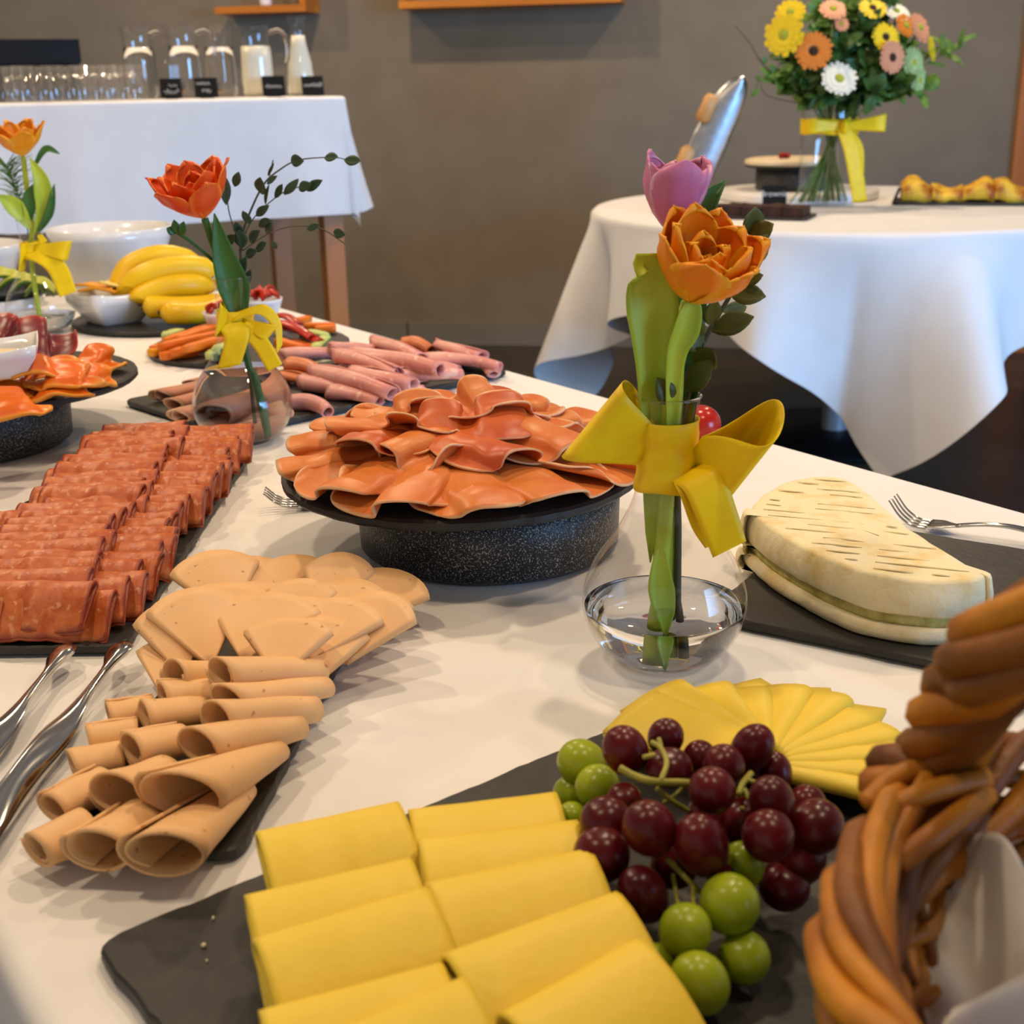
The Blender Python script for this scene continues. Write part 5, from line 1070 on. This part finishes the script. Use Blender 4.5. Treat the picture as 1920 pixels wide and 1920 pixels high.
# ------------------------------------------------------------------ desserts on the round table
ZD = .7504
M['brown'] = mat('brownie', srgb(74, 40, 24), srgb(48, 24, 14), 40, detail=5, rough=.7, bump=.003, bscale=60)
bp_ = V((0.7301, 3.8121, 0.7500)); sdir = V((1, -.45, 0)).normalized(); sper = V((-sdir.y, sdir.x, 0))
single('slate_board', slab(rect_outline(bp_-sdir*.17-sper*.07, sdir, sper, .33, .16, seed=31), ZD, ZD+.007), M['slate'], 'slate board under the dark brownies', 'slate', 'slate serving boards', smooth=False)
for k in range(5):
    c = bp_-sdir*(.125-.06*k);
    vf = box((c.x+sper.x*.01, c.y+sper.y*.01, ZD+.0072+.013), (.057, .11, .026+.003*(k % 2)), math.atan2(sdir.y, sdir.x)); bm_v = [(x, y, z+.003*noise.noise((x*60, y*60, z*60))) for x, y, z in vf[0]]
    n0 = 8
    def top(u, v, c=c, k=k):
        p = c+sdir*((u-.5)*.056)+sper*((v-.5)*.108+.01); e = min(u, 1-u, v, 1-v); return V((p.x, p.y, ZD+.0072+.0255+.003*(k % 2)-.006*math.exp(-e*14)+.003*noise.noise((p.x*70, p.y*70, k))))
    single('brownie', join((bm_v, vf[1]), sheet(top, 8, 10, .004))[:2], M['brown'], '%s dark brownie from the left on the small slate' % ORD[k], 'brownie', 'brownies on the slate', smooth=False)
cc = (0.8402, 4.0964, 0.7500)
chalk_card((cc[0], cc[1], ZD), (-.1, -1, 0), .074, .070, 'black chalk card standing behind the brownies', [], text='Brownie')
M['white_r'] = mat('white_riser', srgb(236, 232, 228), rough=.4)
single('round_riser', lathe([(0, 0), (.262, 0), (.268, .004), (.268, .026), (.262, .030), (0, .030)], (.985, 4.44, ZD), 72), M['white_r'], 'low round white riser behind the bouquet vase', 'riser')
st = thing('cake_stand', (.955, 4.42, ZD+.030), 'black stone stand under the pale cream cake', 'stand', 'stone cake stands')
part('pedestal', lathe([(0, 0), (.112, 0), (.115, .005), (.115, .075), (0, .075)], (.955, 4.42, ZD+.0302), 56), M['stone'], st)
part('slate_top', slab(round_outline((.955, 4.42), .150, seed=44), ZD+.1054, ZD+.112, .002), M['slate'], st, False)
M['cream'] = mat('cream_cake', srgb(240, 222, 188), srgb(232, 210, 170), 20, rough=.6, bump=.002, bscale=40)
single('cream_cake', lathe([(0, 0), (.146, 0), (.151, .006), (.148, .016), (.13, .021), (0, .022)], (.955, 4.42, ZD+.1122), 64, rough=.004, seed=5), M['cream'], 'flat pale cream cake on the stone stand left of the bouquet', 'cake')
M['berry'] = mat('red_berry', srgb(170, 26, 20), srgb(130, 14, 14), 60, rough=.3)
for k, (dx, dy) in enumerate(((-.045, -.06), (-.025, -.055), (-.035, -.04))):
    single('berry', ellipsoid((.955+dx, 4.42+dy, ZD+.1122+.031), (.011, .011, .010), (0, 0, 1), 14, 10, .15), M['berry'], '%s red berry on the pale cream cake, from the left' % ORD[(0, 2, 1)[k]], 'berry', 'berries on the cream cake')
qc = V((1.4334, 4.1326, 0.7500)); qd = V((1, -.28, 0)).normalized(); qp = V((-qd.y, qd.x, 0))
single('slate_board', slab(rect_outline(qc-qd*.20-qp*.09, qd, qp, .44, .20, seed=33), ZD, ZD+.008), M['slate'], 'slate board under the golden baked pie at the right edge', 'slate', 'slate serving boards', smooth=False)
M['pie'] = mat('golden_pie', srgb(244, 196, 60), srgb(160, 82, 20), 16, detail=4, rough=.5, bump=.004, bscale=30, contrast=(.42, .62))
for k in range(4):
    c = qc-qd*(.135-.092*k)+qp*.012
    def fn(u, v, c=c, k=k):
        a = PI*v; e = math.sin(PI*min(max(u, .03), .97))**.4; p = c+qd*((u-.5)*.092)+qp*(-math.cos(a)*.075)
        return V((p.x, p.y, ZD+.012+(.046+.018*math.sin(k*2.3+u*3.5+.5))*math.sin(a)**.5*(.75+.25*e)+.012*noise.noise((p.x*26, p.y*26, k))))
    single('pie_slice', sheet(fn, 12, 14, .008), M['pie'], '%s golden baked pie slice from the left at the right edge' % ORD[k], 'pie', 'golden pie slices on the slate')
cc = (1.2156, 4.1247, 0.7500)
chalk_card((cc[0], cc[1], ZD), (-.97, .2, 0), .05, .055, 'small card seen edge-on beside the golden baked pie', [])
# tilted blade with wooden grips
M['gripw'] = mat('grip_wood', srgb(226, 170, 104), srgb(206, 146, 82), 12, rough=.45)
b0, b1 = V((0.5234, 4.0200, 0.7389)), V((0.7050, 4.0200, 1.1470)); bd = (b1-b0); bl = bd.length; bd.normalize(); bs = V((bd.z, 0, -bd.x))
t = thing('steel_blade', (b0.x, b0.y, ZD), 'tall tilted steel blade with two wooden grips behind the pink tulip', 'blade')
def fn(u, v):
    s = v*2-1; w_ = .056*(1-.05*u) if u < .6 else .053*math.sqrt(max(.003, 1-((u-.6)/.4)**2.2)); return b0+bd*(u*bl)+bs*(s*w_+.012*(u > .6)*((u-.6)/.4)**2)+V((0, .012*s*s, 0))
part('blade', sheet(fn, 30, 10, .003), M['steelb'], t)
for q in (.36, .72):
    g = b0+bd*(q*bl)-bs*.050; part('wooden_grip', lathe([(0, -.043), (.015, -.042), (.023, -.028), (.022, 0), (.023, .028), (.015, .042), (0, .043)], (0, 0, 0), 20), M['gripw'], t)
    o = t.children[-1]; o.matrix_local = Matrix.Translation(g-t.location-V((0, .006, 0))) @ bd.to_track_quat('Z', 'Y').to_matrix().to_4x4()
    for v_ in o.data.vertices: v_.co += t.location
part('foot', box((b0.x, b0.y+.01, ZD+.006), (.14, .10, .012)), M['steelb'], t, False)

# ------------------------------------------------------------------ bouquet
BV = V((0.9924, 4.0629, 0.7500)); BV.y += .088; BV.x += .02; BV.z = ZD
t = thing('flower_vase', BV, 'tall cylindrical glass vase with a yellow ribbon on the round table', 'vase')
part('glass_body', lathe([(0, .001), (.086, .0008), (.088, .004), (.088, .285)], BV, 56), M['glass'], t)
part('water', lathe([(0, .006), (.0855, .006), (.0855, .19), (0, .19)], BV, 48), M['glassy'], t) if False else None
def fnb(u, v):
    a = 2*PI*u; return (BV.x+.0895*math.cos(a), BV.y+.0895*math.sin(a), BV.z+.218+.045*v+.002*math.sin(5*a))
bw = part('ribbon_band', sheet(fnb, 48, 5, .0008), M['yrib'], t, label='wide yellow ribbon round the vase')
kn = V((BV.x+.02, BV.y-.094, BV.z+.242))
part('bow_loop', ribbon_loop(kn, kn+V((.125, -.005, .008)), (.05, .1, 1), .052, .022), M['yrib'], bw)
part('bow_loop', ribbon_loop(kn, kn+V((-.108, .01, .002)), (.05, .1, 1), .046, .020), M['yrib'], bw)
part('bow_tail', ribbon_tail([kn, kn+V((.025, -.012, -.07)), kn+V((.045, -.012, -.15)), kn+V((.062, -.008, -.225))], (1, .1, .1), .050, .046), M['yrib'], bw)
part('bow_tail', ribbon_tail([kn, kn+V((.045, .0, -.06)), kn+V((.055, .0, -.14))], (1, .3, .1), .040, .036), M['yrib'], bw)
part('knot', ellipsoid(kn+V((0, -.002, 0)), (.026, .012, .024), (0, 0, 1), 14, 10), M['yrib'], bw)
M['bleaf'] = mat('bouquet_leaf', srgb(70, 104, 34), srgb(42, 74, 28), 20, rough=.5)
M['bleaf2'] = mat('bouquet_leaf_light', srgb(112, 146, 56), srgb(84, 122, 46), 20, rough=.5)
M['bstem'] = mat('bouquet_stem', srgb(96, 132, 52), srgb(70, 108, 42), 30, rough=.45)
GP = {'orange': mat('gerbera_orange', srgb(238, 132, 30), rough=.5), 'white': mat('gerbera_white', srgb(248, 240, 214), rough=.5), 'peach': mat('gerbera_peach', srgb(236, 156, 110), rough=.5), 'yellow': mat('gerbera_yellow', srgb(250, 210, 24), rough=.5), 'pale': mat('pale_green_bloom', srgb(190, 206, 140), srgb(160, 186, 110), 80, rough=.6)}
DISC = {'dark': mat('disc_dark', srgb(44, 24, 14), srgb(70, 36, 16), 300, rough=.8), 'lime': mat('disc_lime', srgb(190, 190, 60), srgb(160, 164, 40), 300, rough=.8)}
flowers = [((0.8985, 3.9300, 1.2069), .056, 'orange', 'dark', (-.1, -1, .25), 'orange gerbera with a dark centre at the left of the bouquet', 22), ((0.9749, 3.9200, 1.1294), .055, 'white', 'lime', (.1, -.85, .5), 'white gerbera at the front of the bouquet', 20),
 ((1.1299, 3.9400, 1.1853), .048, 'peach', 'dark', (.45, -.9, .1), 'peach gerbera at the right of the bouquet below the yellow one', 18), ((1.1128, 3.9600, 1.2415), .043, 'yellow', 'dark', (.2, -.9, .4), 'yellow gerbera right of the bouquet centre', 20),
 ((0.8155, 3.9500, 1.2526), .060, 'yellow', 'lime', (-.5, -.8, .2), 'big yellow daisy at the far left of the bouquet', 14), ((0.8395, 3.9900, 1.3147), .044, 'yellow', 'lime', (-.4, -.8, .5), 'yellow daisy above the big one at the left of the bouquet', 14),
 ((0.9609, 3.9800, 1.3206), .040, 'peach', 'lime', (0, -.7, .7), 'peach bloom at the top left of the bouquet', 16), ((1.0809, 4.0000, 1.3223), .042, 'yellow', 'dark', (.1, -.7, .7), 'yellow daisy at the top of the bouquet', 16),
 ((1.1559, 4.0200, 1.3132), .044, 'white', 'lime', (.2, -.6, .8), 'cream bloom at the top right of the bouquet', 16), ((1.2284, 4.0200, 1.2679), .046, 'peach', 'lime', (.6, -.7, .4), 'peach bloom at the upper right of the bouquet', 16),
 ((1.1782, 3.9900, 1.2735), .036, 'orange', 'lime', (.4, -.8, .4), 'orange bloom between the cream and peach ones', 16), ((1.2744, 4.0400, 1.2084), .038, 'yellow', 'lime', (.8, -.5, .2), 'yellow bloom at the right rim of the bouquet', 14),
 ((1.2083, 3.9900, 1.1700), .044, 'pale', 'lime', (.5, -.8, .2), 'pale green frilly bloom upper one at the right', 24), ((1.2310, 4.0000, 1.1219), .040, 'pale', 'lime', (.6, -.7, 0), 'pale green frilly bloom lower one at the right', 24), ((0.9832, 3.9600, 1.2802), .022, 'peach', 'lime', (.1, -.9, .4), 'small peach bud below the peach bloom', 10)]
for c, R_, col, dc, nrm_, lab, npet in flowers:
    c = V(c); nv_ = V(nrm_).normalized(); e1_ = V((0, 0, 1)).cross(nv_).normalized(); e2_ = nv_.cross(e1_)
    t = thing('bouquet_flower', (BV.x, BV.y, BV.z), lab, 'flower', 'flowers of the bouquet')
    pets = []
    for ring, (rs, tl) in enumerate(((1, .10), (.8, .28), (.55, .5)) if col != 'pale' else ((1, .1), (.85, .4), (.6, .8), (.4, 1.2))):
        for k in range(npet):
            a = 2*PI*(k+.5*ring)/npet+RU(-.06, .06); d = e1_*math.cos(a)+e2_*math.sin(a); tg = nv_.cross(d); L_ = R_*rs*RU(.92, 1.06); w_ = R_*PI/npet*1.05
            def fn(u, v, d=d, tg=tg, L_=L_, w_=w_, tl=tl): s = u*2-1; return c+d*(L_*(.16+.84*v))+nv_*(tl*L_*(v-.6*v*v)+.1*w_*(1-s*s))+tg*(s*w_*math.sin(PI*(.15+.75*v))**.6)
            pets.append(surf(fn, 3, 4))
    part('petals', join(*pets)[:2], GP[col], t)
    part('flower_centre', ellipsoid(c+nv_*.004, (R_*.27, R_*.27, R_*.12), nv_, 14, 8), DISC[dc], t)
    root = V((BV.x+(c.x-BV.x)*-.35+RU(-.03, .03), BV.y+RU(-.03, .03), BV.z+.012)); neck = V((BV.x+(c.x-BV.x)*.22, BV.y+(c.y-BV.y)*.2, BV.z+.28))
    part('stem', tube(spline([root, neck, c-nv_*.03-V((0, 0, .03)), c-nv_*.002], 6), .0035, 6), M['bstem'], t)
def bouquet_sprig(tip, nleaf, ll, wl, m_, label, seed, start=.42):
    rnd = random.Random(seed); tip = V(tip); root = V((BV.x-(tip.x-BV.x)*.32, BV.y+rnd.uniform(-.04, .04), BV.z+.012)); neck = V((BV.x+(tip.x-BV.x)*.25, BV.y+(tip.y-BV.y)*.2, BV.z+.285))
    t = thing('foliage_sprig', BV, label, 'foliage', 'foliage of the bouquet'); P = spline([root, neck, neck.lerp(tip, .55)+V((0, 0, .02)), tip], 10)
    part('stem', tube(P, .0022, 5), M['bstem'], t); lv_ = []
    for k in range(nleaf):
        q = P[int((start+(1-start)*(k+.5)/nleaf)*(len(P)-1))]+V((rnd.uniform(-.014, .014), rnd.uniform(-.014, .014), rnd.uniform(-.014, .014))); d = V((rnd.uniform(-1, 1), rnd.uniform(-1, .6), rnd.uniform(-.3, .9))).normalized()
        lv_.append(oval_leaf(q, q+d*ll*rnd.uniform(.7, 1.2), wl*rnd.uniform(.8, 1.2), (rnd.uniform(-.5, .5), -1, rnd.uniform(.2, 1)), .15))
    o = part('leaves', join(*lv_)[:2], m_, t); o['kind'] = 'stuff'
sps = [((0.8002, 4.0000, 1.1301), 34, 'bleaf2', 'light leafy sprig at the lower left of the bouquet'), ((0.8482, 4.0200, 1.2041), 34, 'bleaf', 'dark leafy sprig behind the left gerbera'), ((0.9136, 4.0200, 1.3061), 34, 'bleaf2', 'light leafy sprig between the upper left flowers'), ((0.9920, 3.9700, 1.2295), 40, 'bleaf', 'dark leafy sprig at the heart of the bouquet'), ((1.0583, 4.0000, 1.2878), 40, 'bleaf', 'dark leafy sprig below the top yellow daisy'), ((1.0689, 3.9800, 1.1695), 40, 'bleaf', 'dark leafy sprig between white and peach gerberas'), ((1.1939, 4.0200, 1.2272), 34, 'bleaf2', 'light leafy sprig behind the peach blooms'), ((1.2678, 4.0200, 1.0986), 34, 'bleaf2', 'light leafy sprig at the lower right of the bouquet'), ((1.1785, 3.9900, 1.1079), 34, 'bleaf', 'dark leafy sprig under the pale green blooms'), ((1.3785, 4.0500, 1.2172), 30, 'bleaf2', 'long leafy sprig reaching out to the right of the bouquet'), ((0.8735, 3.9700, 1.1137), 34, 'bleaf', 'dark leafy sprig below the orange gerbera'), ((1.0219, 4.0600, 1.3647), 30, 'bleaf2', 'light leafy sprig at the top of the bouquet'), ((1.1339, 4.0600, 1.3407), 30, 'bleaf', 'dark leafy sprig at the top right of the bouquet'), ((0.9433, 3.9600, 1.0900), 30, 'bleaf', 'dark leafy sprig left of the white gerbera'), ((1.0917, 3.9600, 1.1021), 30, 'bleaf', 'dark leafy sprig right of the white gerbera')]
for k, (tip, n_, m_, lab) in enumerate(sps): bouquet_sprig(tip, n_*2 if k != 9 else n_, .066 if k != 9 else .075, .015 if k != 9 else .008, M[m_], lab, 50+k)
tw = thing('bare_twig', BV, 'thin bare twig curving out at the left of the bouquet', 'twig')
part('stem', tube(spline([(BV.x+.02, BV.y, BV.z+.02), (BV.x-.03, BV.y, BV.z+.28), (0.7831, 4.0000, 1.1603), (0.7249, 4.0000, 1.2355), (0.6808, 4.0000, 1.2832)], 8), lambda q: .0028-.0018*q, 6), M['twig'], tw)
part('side_twig', tube(spline([(BV.x-.05, BV.y-.02, BV.z+.30), (0.7825, 3.9800, 1.0854), (0.7568, 3.9800, 1.1308), (0.7426, 3.9800, 1.0937)], 8), .0014, 5), M['twig'], tw)
for a, b in (((0.7458, 3.9800, 1.1310), (0.7560, 3.9700, 1.1427)), ((0.7320, 3.9800, 1.0834), (0.7543, 3.9700, 1.1085)), ((0.7722, 3.9800, 1.1751), (0.7599, 3.9700, 1.1973))): part('bud', oval_leaf(a, b, .008, (0, -1, .3)), M['bleaf2'], tw)
